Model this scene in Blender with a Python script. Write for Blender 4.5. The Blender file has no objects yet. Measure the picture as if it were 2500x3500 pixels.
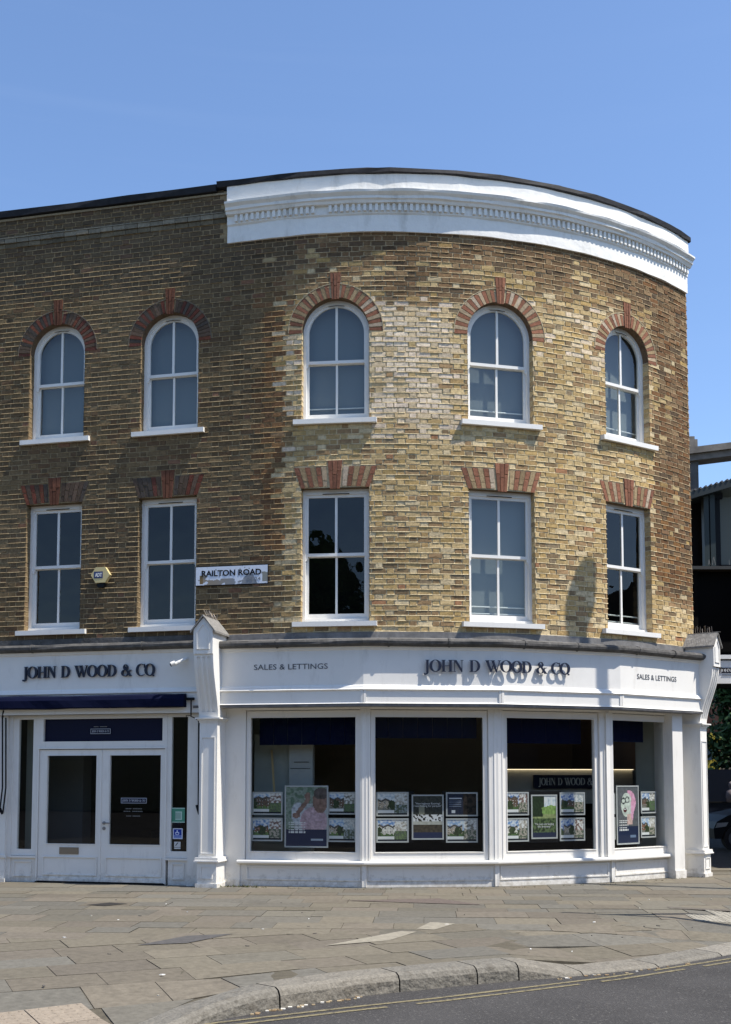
import bpy, math, random
from mathutils import Vector, Matrix, noise
from mathutils.geometry import tessellate_polygon
rnd = random.Random(7)
rad = math.radians
sin, cos, pi = math.sin, math.cos, math.pi
sc = bpy.context.scene
COL = sc.collection

# ------------------------------------------------------------------ camera
F_PX, HC, TH = 3900.0, 1.65, rad(4.4)
PY0 = 2660 - F_PX*math.tan(TH)
cam = bpy.data.cameras.new('camera'); co = bpy.data.objects.new('camera', cam); COL.objects.link(co)
cam.sensor_fit = 'VERTICAL'; cam.sensor_height = 36; cam.lens = 36*F_PX/3500
cam.shift_y = (PY0-1750)/3500; cam.clip_end = 3000
co.location = (0, 0, HC); co.rotation_euler = (pi/2+TH, 0, 0)
sc.camera = co
# ------------------------------------------------------------------ light
SUN_EL, SUN_AZ = rad(60), rad(69)          # azimuth from -Y towards +X
sd = Vector((sin(SUN_AZ)*cos(SUN_EL), -cos(SUN_AZ)*cos(SUN_EL), sin(SUN_EL)))
sl = bpy.data.lights.new('sun', 'SUN'); sl.energy = 5.0; sl.angle = rad(.5); sl.color = (1, .95, .87)
so = bpy.data.objects.new('sun', sl); COL.objects.link(so); so.rotation_euler = sd.to_track_quat('Z', 'Y').to_euler()
W = bpy.data.worlds.new('World'); sc.world = W; W.use_nodes = True
nt = W.node_tree; nt.nodes.clear()
sky = nt.nodes.new('ShaderNodeTexSky'); sky.sky_type = 'NISHITA'; sky.sun_disc = False
sky.sun_elevation = SUN_EL; sky.sun_rotation = math.atan2(sd.x, sd.y)
sky.air_density = 1.0; sky.dust_density = .6; sky.ozone_density = 2.2; sky.altitude = 0
bg = nt.nodes.new('ShaderNodeBackground'); bg.inputs[1].default_value = .142
out = nt.nodes.new('ShaderNodeOutputWorld')
tc = nt.nodes.new('ShaderNodeTexCoord')
mp = nt.nodes.new('ShaderNodeMapping'); mp.inputs['Rotation'].default_value = (0, rad(-16), 0); mp.inputs['Scale'].default_value = (1.3, 2, 34)
nz = nt.nodes.new('ShaderNodeTexNoise'); nz.inputs['Scale'].default_value = 1.0; nz.inputs['Detail'].default_value = 5
nz2 = nt.nodes.new('ShaderNodeTexNoise'); nz2.inputs['Scale'].default_value = 2.2; nz2.inputs['Detail'].default_value = 2
cr = nt.nodes.new('ShaderNodeMapRange'); cr.inputs[1].default_value = .56; cr.inputs[2].default_value = .8; cr.inputs[3].default_value = 0; cr.inputs[4].default_value = .025
cr2 = nt.nodes.new('ShaderNodeMapRange'); cr2.inputs[1].default_value = .45; cr2.inputs[2].default_value = .65
mu = nt.nodes.new('ShaderNodeMath'); mu.operation = 'MULTIPLY'
mx = nt.nodes.new('ShaderNodeMix'); mx.data_type = 'RGBA'; mx.inputs['B'].default_value = (6.5, 7.2, 8, 1)
L = nt.links.new
L(tc.outputs['Generated'], mp.inputs[0]); L(mp.outputs[0], nz.inputs['Vector']); L(tc.outputs['Generated'], nz2.inputs['Vector'])
L(nz.outputs[0], cr.inputs[0]); L(nz2.outputs[0], cr2.inputs[0]); L(cr.outputs[0], mu.inputs[0]); L(cr2.outputs[0], mu.inputs[1])
tn = nt.nodes.new('ShaderNodeVectorMath'); tn.operation = 'MULTIPLY'; tn.inputs[1].default_value = (.91, .985, 1.09)
L(sky.outputs[0], tn.inputs[0]); L(tn.outputs[0], mx.inputs['A']); L(mu.outputs[0], mx.inputs['Factor']); L(mx.outputs['Result'], bg.inputs[0]); L(bg.outputs[0], out.inputs[0])
sc.view_settings.view_transform = 'Standard'; sc.view_settings.look = 'None'
sc.view_settings.exposure = 0.53; sc.view_settings.gamma = 1
sc.cycles.max_bounces = 8; sc.cycles.transparent_max_bounces = 16

# ------------------------------------------------------------------ materials
MATS = {}
def mat(name, col=(.5, .5, .5), rough=.7, spec=.4, metal=0, vc=False, nscale=0, namp=0, bscale=0, bamp=0, bdist=.01, emit=0, dirt=None, coat=0, grime=False):
    if name in MATS: return MATS[name]
    m = bpy.data.materials.new(name); m.use_nodes = True; t = m.node_tree
    p = t.nodes['Principled BSDF']; p.inputs['Roughness'].default_value = rough
    p.inputs['Specular IOR Level'].default_value = spec; p.inputs['Metallic'].default_value = metal
    p.inputs['Coat Weight'].default_value = coat
    ln = t.links.new
    if vc:
        a = t.nodes.new('ShaderNodeAttribute'); a.attribute_name = 'Col'; src = a.outputs['Color']
    else:
        r = t.nodes.new('ShaderNodeRGB'); r.outputs[0].default_value = (*col, 1); src = r.outputs[0]
    tcn = t.nodes.new('ShaderNodeNewGeometry')
    if namp:
        n = t.nodes.new('ShaderNodeTexNoise'); n.inputs['Scale'].default_value = nscale; n.inputs['Detail'].default_value = 6; n.inputs['Roughness'].default_value = .65
        ln(tcn.outputs['Position'], n.inputs['Vector'])
        mr = t.nodes.new('ShaderNodeMapRange'); mr.inputs[1].default_value = .25; mr.inputs[2].default_value = .75
        mr.inputs[3].default_value = 1-namp; mr.inputs[4].default_value = 1+namp; ln(n.outputs[0], mr.inputs[0])
        mm = t.nodes.new('ShaderNodeVectorMath'); mm.operation = 'SCALE'; ln(src, mm.inputs[0]); ln(mr.outputs[0], mm.inputs['Scale']); src = mm.outputs[0]
    if dirt:
        # streaky grime: (colour, scale vector, lo, hi, strength)
        dc, dsv, lo, hi, ds = dirt
        mp_ = t.nodes.new('ShaderNodeMapping'); mp_.inputs['Scale'].default_value = dsv; ln(tcn.outputs['Position'], mp_.inputs[0])
        n = t.nodes.new('ShaderNodeTexNoise'); n.inputs['Scale'].default_value = 1; n.inputs['Detail'].default_value = 8; n.inputs['Roughness'].default_value = .7
        ln(mp_.outputs[0], n.inputs['Vector'])
        mr = t.nodes.new('ShaderNodeMapRange'); mr.inputs[1].default_value = lo; mr.inputs[2].default_value = hi; mr.inputs[4].default_value = ds; ln(n.outputs[0], mr.inputs[0])
        mxn = t.nodes.new('ShaderNodeMix'); mxn.data_type = 'RGBA'; ln(src, mxn.inputs['A']); mxn.inputs['B'].default_value = (*dc, 1); ln(mr.outputs[0], mxn.inputs['Factor']); src = mxn.outputs['Result']
    if grime:
        sx = t.nodes.new('ShaderNodeSeparateXYZ'); ln(tcn.outputs['Position'], sx.inputs[0])
        zr = t.nodes.new('ShaderNodeMapRange'); zr.inputs[1].default_value = .02; zr.inputs[2].default_value = .34; zr.inputs[3].default_value = .34; zr.inputs[4].default_value = 0; ln(sx.outputs['Z'], zr.inputs[0])
        n = t.nodes.new('ShaderNodeTexNoise'); n.inputs['Scale'].default_value = 11; n.inputs['Detail'].default_value = 7; n.inputs['Roughness'].default_value = .7; ln(tcn.outputs['Position'], n.inputs['Vector'])
        ad = t.nodes.new('ShaderNodeMath'); ad.operation = 'ADD'; ln(zr.outputs[0], ad.inputs[0]); ln(n.outputs[0], ad.inputs[1])
        mr = t.nodes.new('ShaderNodeMapRange'); mr.inputs[1].default_value = .70; mr.inputs[2].default_value = .95; mr.inputs[4].default_value = .5; ln(ad.outputs[0], mr.inputs[0])
        mxn = t.nodes.new('ShaderNodeMix'); mxn.data_type = 'RGBA'; ln(src, mxn.inputs['A']); mxn.inputs['B'].default_value = (.27, .235, .175, 1); ln(mr.outputs[0], mxn.inputs['Factor']); src = mxn.outputs['Result']
    ln(src, p.inputs['Base Color'])
    if bamp:
        n = t.nodes.new('ShaderNodeTexNoise'); n.inputs['Scale'].default_value = bscale; n.inputs['Detail'].default_value = 5
        ln(tcn.outputs['Position'], n.inputs['Vector'])
        b = t.nodes.new('ShaderNodeBump'); b.inputs['Strength'].default_value = bamp; b.inputs['Distance'].default_value = bdist
        ln(n.outputs[0], b.inputs['Height']); ln(b.outputs[0], p.inputs['Normal'])
    if emit:
        p.inputs['Emission Color'].default_value = (*col, 1); p.inputs['Emission Strength'].default_value = emit
    MATS[name] = m; return m
def glass(name, tint, f0, f1=.9, wob=.0, wscale=1.2):
    m = bpy.data.materials.new(name); m.use_nodes = True; t = m.node_tree; t.nodes.clear(); ln = t.links.new
    o = t.nodes.new('ShaderNodeOutputMaterial'); mixs = t.nodes.new('ShaderNodeMixShader')
    tr = t.nodes.new('ShaderNodeBsdfTransparent'); tr.inputs[0].default_value = (*tint, 1)
    g = t.nodes.new('ShaderNodeBsdfGlossy'); g.inputs['Roughness'].default_value = 0.0
    lw = t.nodes.new('ShaderNodeLayerWeight'); lw.inputs[0].default_value = .5
    pw = t.nodes.new('ShaderNodeMath'); pw.operation = 'POWER'; pw.inputs[1].default_value = 4; ln(lw.outputs['Facing'], pw.inputs[0])
    mr = t.nodes.new('ShaderNodeMapRange'); mr.inputs[3].default_value = f0; mr.inputs[4].default_value = f1; ln(pw.outputs[0], mr.inputs[0])
    ln(mr.outputs[0], mixs.inputs[0]); ln(tr.outputs[0], mixs.inputs[1]); ln(g.outputs[0], mixs.inputs[2]); ln(mixs.outputs[0], o.inputs[0])
    if wob:
        ge = t.nodes.new('ShaderNodeNewGeometry'); n = t.nodes.new('ShaderNodeTexNoise'); n.inputs['Scale'].default_value = wscale; n.inputs['Detail'].default_value = 1
        ln(ge.outputs['Position'], n.inputs['Vector'])
        b = t.nodes.new('ShaderNodeBump'); b.inputs['Strength'].default_value = wob; b.inputs['Distance'].default_value = .05
        ln(n.outputs[0], b.inputs['Height']); ln(b.outputs[0], g.inputs['Normal'])
    MATS[name] = m; return m
M_BRICK = mat('brickwork', rough=.92, spec=.15, vc=True, nscale=26, namp=.38, bscale=60, bamp=.7, bdist=.006)
M_WHITE = mat('white_gloss_paint', (.76, .735, .68), rough=.45, spec=.35, nscale=3, namp=.035, bscale=18, bamp=.12, bdist=.004, dirt=((.40, .37, .31), (5, 5, 1.3), .56, .8, .42), grime=True)
M_WHITE2 = mat('white_frame_paint', (.77, .75, .70), rough=.4, spec=.35, nscale=9, namp=.03)
M_STUCCO = mat('white_render_paint', (.77, .75, .70), rough=.75, spec=.2, nscale=5, namp=.05, bscale=7, bamp=.5, bdist=.02, dirt=((.33, .31, .26), (3.5, 3.5, .9), .54, .76, .55))
M_LEAD = mat('lead_sheet', (.15, .143, .135), rough=.6, spec=.4, nscale=7, namp=.4, bscale=14, bamp=.4, bdist=.01, dirt=((.33, .32, .30), (6, 6, 3), .56, .75, .5))
M_FELT = mat('black_coping', (.022, .022, .024), rough=.7, spec=.15, nscale=9, namp=.4, bscale=10, bamp=.5, bdist=.01)
M_NAVY = mat('navy_fabric', (.003, .005, .022), rough=.85, spec=.1, nscale=20, namp=.15, bscale=12, bamp=.5, bdist=.01)
M_NAVYP = mat('navy_paint', (.007, .009, .028), rough=.5, spec=.12)
M_LETTER = mat('dark_navy_letter', (.010, .014, .032), rough=.4, spec=.4)
M_GREYTXT = mat('grey_letter', (.07, .075, .085), rough=.5)
M_BLACK = mat('black_paint', (.010, .010, .011), rough=.6, spec=.15)
M_DARK = mat('dark_interior', (.020, .018, .016), rough=.9, spec=.1, nscale=1.5, namp=.3)
M_VC = mat('painted_print', rough=.55, spec=.3, vc=True)
M_FRAME = mat('grey_poster_frame', (.48, .49, .49), rough=.4, spec=.4)
M_METAL = mat('brushed_metal', (.26, .25, .24), rough=.4, metal=.7)
M_BRASS = mat('tarnished_brass', (.27, .22, .16), rough=.4, metal=.6)
M_YEL = mat('faded_yellow_paint', (.20, .17, .10), rough=.85, spec=.1, nscale=30, namp=.3, dirt=((.06, .057, .053), (22, 22, 22), .5, .62, .8))
M_ROAD = mat('asphalt', (.055, .052, .050), rough=.9, spec=.2, nscale=.9, namp=.28, bscale=70, bamp=1, bdist=.015, dirt=((.17, .16, .145), (38, 38, 38), .55, .68, .75))
M_KERB = mat('granite_kerb', rough=.85, spec=.2, vc=True, nscale=40, namp=.35, bscale=14, bamp=1, bdist=.03, dirt=((.07, .06, .045), (7, 7, 7), .52, .72, .7))
M_SLAB = mat('york_stone_slab', rough=.85, spec=.22, vc=True, nscale=14, namp=.26, bscale=30, bamp=.6, bdist=.006, dirt=((.06, .052, .042), (1.6, 1.6, 1.6), .54, .78, .55))
M_TACT = mat('blister_slab', rough=.9, spec=.15, vc=True, nscale=25, namp=.25, bscale=50, bamp=.5, bdist=.006)
G_UP = glass('window_glass', (.8, .85, .85), .085, wob=.02)
G_OLD = glass('wavy_window_glass', (.7, .75, .75), .05, wob=.12, wscale=2.6)
G_SHOP = glass('shop_glass', (.84, .86, .84), .042, f1=.7)

def tint(c, k): return tuple(x*k for x in c)
# ------------------------------------------------------------------ mesh helpers
class MB:
    def __init__(s): s.v = []; s.f = []; s.c = []; s.sm = False
    def quad(s, a, b, c, d, col=(1, 1, 1)):
        n = len(s.v); s.v += [a, b, c, d]; s.f.append((n, n+1, n+2, n+3)); s.c.append(col)
    def poly(s, pts, col=(1, 1, 1)):
        n = len(s.v); s.v += pts; s.f.append(tuple(range(n, n+len(pts)))); s.c.append(col)
    def hexa(s, P, col=(1, 1, 1), skip=()):
        # P: 8 points, 0-3 back ring (ccw seen from front), 4-7 front ring
        n = len(s.v); s.v += list(P)
        fs = [(3, 2, 1, 0), (4, 5, 6, 7), (0, 1, 5, 4), (1, 2, 6, 5), (2, 3, 7, 6), (3, 0, 4, 7)]
        for i, q in enumerate(fs):
            if i in skip: continue
            s.f.append(tuple(n+k for k in q)); s.c.append(col)
    def box(s, x0, x1, y0, y1, z0, z1, col=(1, 1, 1)):
        s.hexa([(x0, y1, z0), (x1, y1, z0), (x1, y1, z1), (x0, y1, z1), (x0, y0, z0), (x1, y0, z0), (x1, y0, z1), (x0, y0, z1)], col)
    def fbox(s, F, u0, u1, d0, d1, z0, z1, col=(1, 1, 1)):
        P = F.P
        s.hexa([P(u0, d0, z0), P(u1, d0, z0), P(u1, d0, z1), P(u0, d0, z1), P(u0, d1, z0), P(u1, d1, z0), P(u1, d1, z1), P(u0, d1, z1)], col)
    def prism(s, loops, fn, d0, d1, col=(1, 1, 1)):
        # loops: list of 2-D loops (outer + holes); fn(u, v, d) -> point
        tri = tessellate_polygon([[Vector((p[0], p[1], 0)) for p in l] for l in loops])
        flat = [p for l in loops for p in l]; n = len(s.v); m = len(flat)
        s.v += [fn(p[0], p[1], d1) for p in flat]; s.v += [fn(p[0], p[1], d0) for p in flat]
        for t in tri:
            s.f.append((n+t[0], n+t[1], n+t[2])); s.c.append(col)
            s.f.append((n+m+t[2], n+m+t[1], n+m+t[0])); s.c.append(col)
        k = 0
        for l in loops:
            for i in range(len(l)):
                a, b = k+i, k+(i+1) % len(l); s.f.append((n+a, n+b, n+m+b, n+m+a)); s.c.append(col)
            k += len(l)
    def tube(s, pts, r, n=8, col=(1, 1, 1)):
        pts = [Vector(p) for p in pts]; base = len(s.v)
        for i, p in enumerate(pts):
            d = (pts[min(i+1, len(pts)-1)]-pts[max(i-1, 0)]).normalized()
            a = d.orthogonal().normalized() if abs(d.z) > .9 else d.cross(Vector((0, 0, 1))).normalized(); b = d.cross(a)
            rr = r[i] if isinstance(r, (list, tuple)) else r
            for k in range(n):
                t = 2*pi*k/n; s.v.append(tuple(p+a*cos(t)*rr+b*sin(t)*rr))
        for i in range(len(pts)-1):
            for k in range(n):
                q = base+i*n; s.f.append((q+k, q+(k+1) % n, q+n+(k+1) % n, q+n+k)); s.c.append(col)
        s.f.append(tuple(base+k for k in range(n))); s.c.append(col)
        q = base+(len(pts)-1)*n; s.f.append(tuple(q+k for k in reversed(range(n)))); s.c.append(col)
    def lathe(s, prof, cx, cy, n=16, col=(1, 1, 1)):
        base = len(s.v)
        for r, z in prof:
            for k in range(n): s.v.append((cx+r*cos(2*pi*k/n), cy+r*sin(2*pi*k/n), z))
        for i in range(len(prof)-1):
            for k in range(n):
                q = base+i*n; s.f.append((q+k, q+(k+1) % n, q+n+(k+1) % n, q+n+k)); s.c.append(col)
    def sweep(s, stations, prof, closed=True, caps=True, col=(1, 1, 1), jit=0, jseed=0):
        # stations: (x, y, ox, oy); prof: (off, z)
        base = len(s.v); m = len(prof)
        for i, (x, y, ox, oy) in enumerate(stations):
            for k, (o, z) in enumerate(prof):
                j = jit*noise.noise(Vector((x*2.1+jseed, y*2.1, k*3.7))) if jit else 0
                s.v.append((x+ox*(o+j), y+oy*(o+j), z+j*.6))
        for i in range(len(stations)-1):
            for k in range(m if closed else m-1):
                a = base+i*m+k; b = base+i*m+(k+1) % m; s.f.append((a, b, b+m, a+m)); s.c.append(col)
        if caps and closed:
            s.f.append(tuple(base+k for k in reversed(range(m)))); s.c.append(col)
            q = base+(len(stations)-1)*m; s.f.append(tuple(q+k for k in range(m))); s.c.append(col)
    def build(s, name, m, parent=None, smooth=False, **tags):
        o3 = Vector((0, 0, 0))
        if parent is not None: o3 = wloc(parent)
        me = bpy.data.meshes.new(name)
        me.from_pydata([(v[0]-o3.x, v[1]-o3.y, v[2]-o3.z) for v in s.v], [], s.f)
        at = me.color_attributes.new('Col', 'FLOAT_COLOR', 'CORNER')
        arr = []
        for f, c in zip(s.f, s.c):
            if len(c) == len(f) and not isinstance(c[0], (int, float)):
                for q in c: arr += [q[0], q[1], q[2], 1]
            else: arr += [c[0], c[1], c[2], 1]*len(f)
        at.data.foreach_set('color', arr)
        if smooth: me.polygons.foreach_set('use_smooth', [True]*len(me.polygons))
        me.materials.append(m); me.update()
        o = bpy.data.objects.new(name, me); COL.objects.link(o)
        if parent is not None: o.parent = parent
        for k, v in tags.items():
            if v: o[k] = v
        return o
def wloc(o):
    v = Vector(o.location)
    while o.parent is not None: o = o.parent; v += Vector(o.location)
    return v
def thing(name, label, cat, loc, group=None):
    o = bpy.data.objects.new(name, None); COL.objects.link(o); o.location = loc; o.empty_display_size = .2
    o['label'] = label; o['category'] = cat
    if group: o['group'] = group
    return o
class Fr:
    def __init__(s, x, y, a): s.x, s.y, s.a = x, y, a; s.t = (cos(a), sin(a)); s.n = (sin(a), -cos(a))
    def P(s, u, d, z): return (s.x+s.t[0]*u+s.n[0]*d, s.y+s.t[1]*u+s.n[1]*d, z)
def ray(x, y):
    a = (x-1250)/F_PX; b = (PY0-y)/F_PX; c, s_ = cos(TH), sin(TH)
    d = (a, c-b*s_, s_+b*c); return (d[0]/d[1], 1, d[2]/d[1])
def atY(x, y, Y):
    d = ray(x, y); return (d[0]*Y, Y, HC+d[2]*Y)
def onfr(F, x, y, off=0):      # -> (u, z) on the vertical plane of frame F shifted by off
    d = ray(x, y); ox, oy = F.x+F.n[0]*off, F.y+F.n[1]*off
    k = (ox*F.n[0]+oy*F.n[1])/(d[0]*F.n[0]+d[1]*F.n[1])
    X, Y = d[0]*k, d[1]*k
    return (X-ox)*F.t[0]+(Y-oy)*F.t[1], HC+d[2]*k

# ------------------------------------------------------------------ the wall's plan: straight run on the left, round corner on the right
CX, CY, R = .329, 24.786, 7.409
PH0 = rad(-13.3)
T0 = (CX+R*sin(PH0), CY-R*cos(PH0))
S_END, S_LEFT = 7.72, -6.6
def wphi(s): return PH0 + max(0, s)/R
def wpt(s, off, z):
    ph = wphi(s)
    if s < 0: return (T0[0]+cos(PH0)*s+sin(PH0)*off, T0[1]+sin(PH0)*s-cos(PH0)*off, z)
    return (CX+(R+off)*sin(ph), CY-(R+off)*cos(ph), z)
def stat(s, extra=0):
    p = wpt(s, extra, 0); ph = wphi(s); return (p[0], p[1], sin(ph), -cos(ph))
def srange(a, b, ds=.12):
    n = max(1, int((b-a)/ds)); return [a+(b-a)*i/n for i in range(n+1)]
LF = Fr(T0[0], T0[1], PH0)       # frame of the straight left wall; u = s

# facets of the round shopfront
VS = [-1.25, 1.372, 3.405, 5.47, 7.42]
VP = [wpt(s, .27, 0)[:2] for s in VS]
FAC = []
for i in range(4):
    a, b = VP[i], VP[i+1]; f = Fr(a[0], a[1], math.atan2(b[1]-a[1], b[0]-a[0])); f.L = math.hypot(b[0]-a[0], b[1]-a[1]); FAC.append(f)
def facst(i0=0, ext=0):
    st = []
    for i in range(5):
        if i == 0: n = FAC[0].n; k = 1
        elif i == 4: n = FAC[3].n; k = 1
        else:
            n1, n2 = FAC[i-1].n, FAC[i].n; n = ((n1[0]+n2[0])/2, (n1[1]+n2[1])/2); l2 = n[0]**2+n[1]**2; k = 1/l2
        st.append((VP[i][0], VP[i][1], n[0]*k, n[1]*k))
    return st

BLD = thing('corner_building', 'brick corner building with a rounded end, two rows of white sash windows over white shopfronts', 'building', (T0[0], T0[1], 0))

# ------------------------------------------------------------------ openings
WINS = []
for i, (c_, w) in enumerate([(-3.84, 1.00), (-1.845, 1.00), (.915, 1.07), (3.55, 1.10), (6.0, 1.02)]):
    WINS.append(dict(s=c_, w=w, kind='arch', z0=7.17, zs=9.19-w/2, idx=i))
    WINS.append(dict(s=c_+(.0 if i else .0)-(.03 if i == 4 else 0), w=w, kind='flat', z0=3.99, zt=6.15, idx=i))
def ztop(o, s):
    if o['kind'] == 'flat': return o['zt']
    d = min(1, abs(s-o['s'])/(o['w']/2)); return o['zs']+o['w']/2*math.sqrt(max(0, 1-d*d))
Z_BOT, Z_TOPL, Z_TOPR = 3.66, 11.12, 10.3

def vnoise(s, z, k, seed): return noise.noise(Vector((s*k, z*k, seed)))
def mixc(a, b, t): t = max(0, min(1, t)); return tuple(a[i]*(1-t)+b[i]*t for i in range(3))
def sstep(a, b, x):
    t = max(0, min(1, (x-a)/(b-a))); return t*t*(3-2*t)
def wallzone(s, z):
    """weights of the weathering zones of the brick face"""
    n = vnoise(s, z, 1.3, 3.1)*.5
    sooty = 1-sstep(-.35, .45, s+n*.9)                                    # whole left run and up to the bend
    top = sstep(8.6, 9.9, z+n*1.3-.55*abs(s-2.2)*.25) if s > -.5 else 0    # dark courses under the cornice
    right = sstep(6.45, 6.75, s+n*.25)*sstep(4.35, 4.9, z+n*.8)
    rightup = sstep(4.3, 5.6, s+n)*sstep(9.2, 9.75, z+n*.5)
    orange = sstep(.30, .12, abs(s+.12+n*.25))*sstep(4.9, 5.4, z)*(1-sstep(8.9, 9.6, z))
    pale = 1.15*sstep(1.0, .5, abs(s-2.15+n*.6))*sstep(6.7, 7.3, z)*(1-sstep(8.9, 9.3, z)) + .6*sstep(.35, .15, abs(s-.1))*sstep(6.4, 7, z)*(1-sstep(8.4, 8.8, z)) + .4*sstep(1, .5, abs(s-4.7))*sstep(8, 8.6, z)*(1-sstep(9.2, 9.5, z))
    return sooty, max(top, rightup), right, orange, pale
YEL = [(.39, .285, .13), (.43, .32, .155), (.34, .24, .105), (.46, .35, .18), (.31, .205, .085), (.38, .26, .10), (.50, .41, .25)]
PALE = [(.52, .43, .31), (.57, .48, .36), (.47, .38, .25), (.54, .45, .35), (.42, .32, .18)]
BRN = [(.15, .095, .05), (.18, .11, .055), (.11, .075, .045), (.21, .125, .065), (.24, .16, .085)]
SOOT = [(.17, .112, .05), (.195, .13, .058), (.135, .088, .042), (.22, .15, .068), (.155, .085, .04), (.10, .07, .04), (.24, .165, .072)]
ORG = [(.215, .108, .042), (.18, .09, .038), (.25, .13, .05), (.15, .08, .038)]
def brickcol(s, z):
    so_, top, right, org, pale = wallzone(s, z); r = rnd.random()
    if r < org*.62: c = rnd.choice(ORG)
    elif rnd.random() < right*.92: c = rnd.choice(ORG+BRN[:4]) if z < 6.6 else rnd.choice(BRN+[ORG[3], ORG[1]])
    elif rnd.random() < so_:
        c = rnd.choice(SOOT)
        zn = vnoise(s, z, .55, 9.)
        c = mixc(c, (.07, .06, .045), .5*sstep(.0, .45, zn)); c = mixc(c, (.22, .17, .10), .45*sstep(.05, .5, -zn))
        c = mixc(c, (.165, .11, .055), .3)
        if rnd.random() < .03: c = (.22, .11, .06)
        if z > 9.6: c = mixc(c, (.085, .068, .05), .6)
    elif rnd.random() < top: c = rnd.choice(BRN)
    elif rnd.random() < pale*.8: c = rnd.choice(PALE)
    else:
        q = rnd.random()
        dk = .09+.12*sstep(.1, .5, vnoise(s, z, .9, 21))
        if q < dk: c = rnd.choice([(.13, .09, .05), (.17, .115, .06), (.20, .135, .07), (.16, .125, .08)])
        elif q < dk+.16: c = (.24, .15, .075)
        elif q < dk+.17: c = (.27, .12, .06)
        else: c = rnd.choice(YEL)
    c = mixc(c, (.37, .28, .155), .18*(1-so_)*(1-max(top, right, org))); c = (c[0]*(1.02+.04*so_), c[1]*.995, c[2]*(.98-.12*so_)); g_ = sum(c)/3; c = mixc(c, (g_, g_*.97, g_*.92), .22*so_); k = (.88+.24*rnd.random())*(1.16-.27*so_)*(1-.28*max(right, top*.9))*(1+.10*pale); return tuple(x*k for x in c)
def mortcol(s, z):
    so_, top, right, org, pale = wallzone(s, z)
    c = mixc((.50, .41, .25), (.26, .195, .11), so_)
    c = mixc(c, (.24, .17, .10), max(top, right)*.7); c = mixc(c, (.30, .17, .07), org*.6)
    k = 1.08*(.85+.3*(vnoise(s, z, 2.2, 5)*.5+.5)); return tuple(x*k for x in c)

# --- mortar skin with the openings cut out
wall = MB()
edges = set(round(x, 4) for x in srange(S_LEFT, S_END, .12))
for o in WINS:
    n = 14 if o['kind'] == 'arch' else 2
    for k in range(n+1): edges.add(round(o['s']-o['w']/2*cos(pi*k/n), 4))
edges = sorted(edges)
e2 = [edges[0]]
for e in edges[1:]:
    if e-e2[-1] > .004: e2.append(e)
edges = e2
for a, b in zip(edges, edges[1:]):
    m_ = (a+b)/2; zt = Z_TOPL if m_ < -.86 else Z_TOPR
    ops = sorted([o for o in WINS if abs(m_-o['s']) < o['w']/2], key=lambda o: o['z0'])
    za = zb = Z_BOT
    segs = []
    for o in ops:
        segs.append((za, zb, o['z0'], o['z0'])); za, zb = ztop(o, a), ztop(o, b)
    segs.append((za, zb, zt, zt))
    for (p, q, r_, t_) in segs:
        n = max(1, int((r_-min(p, q))/.3))
        for i in range(n):
            f0, f1 = i/n, (i+1)/n
            P = [(a, p+(r_-p)*f0), (b, q+(t_-q)*f0), (b, q+(t_-q)*f1), (a, p+(r_-p)*f1)]
            wall.f.append(tuple(range(len(wall.v), len(wall.v)+4))); wall.v += [wpt(x, 0, z) for x, z in P]; wall.c.append([mortcol(x, z) for x, z in P])
# --- bricks
H = .0815; ST, HD = .232, .120; GAP = .015
def brick(s0, s1, z0, z1, col, pr, mc=None, ribbon=True):
    j = [rnd.uniform(-.003, .003) for _ in range(6)]
    b0, b1, b2, b3 = wpt(s0, 0, z0), wpt(s1, 0, z0), wpt(s1, 0, z1), wpt(s0, 0, z1)
    i = .002
    f0 = wpt(s0+i, pr+j[0], z0+i+j[4]*.5); f1 = wpt(s1-i, pr+j[1], z0+i+j[5]*.5); f2 = wpt(s1-i, pr+j[2], z1-i+j[5]*.5); f3 = wpt(s0+i, pr+j[3], z1-i+j[4]*.5)
    wall.hexa([b0, b1, b2, b3, f0, f1, f2, f3], col, skip=(0,))
def spans(s0, s1, z0, z1):
    """cut a brick's span by the openings and their arches"""
    out_ = [(s0, s1)]; zm = (z0+z1)/2
    for o in WINS:
        c_ = o['s']; hw = 0
        if o['kind'] == 'arch':
            ro = o['w']/2+.215
            if o['z0']-.01 < zm <= o['zs']: hw = o['w']/2
            elif zm > o['zs']: hw = math.sqrt(max(0, ro*ro-(zm-o['zs'])**2))
            if 9.2 < zm < 9.6: hw = max(hw, .09)
        else:
            if o['z0']-.01 < zm < o['zt']: hw = o['w']/2
            elif o['zt'] <= zm < 6.49: hw = o['w']/2+.005+(zm-o['zt'])/.34*.115
            elif 6.49 <= zm < 6.58: hw = .125
        if hw > 0:
            n2 = []
            for a, b in out_:
                l, r_ = c_-hw, c_+hw
                if b <= l or a >= r_: n2.append((a, b)); continue
                if a < l-.02: n2.append((a, l-.004))
                if b > r_+.02: n2.append((r_+.004, b))
            out_ = n2
    return out_
row = 0; z = Z_BOT
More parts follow.
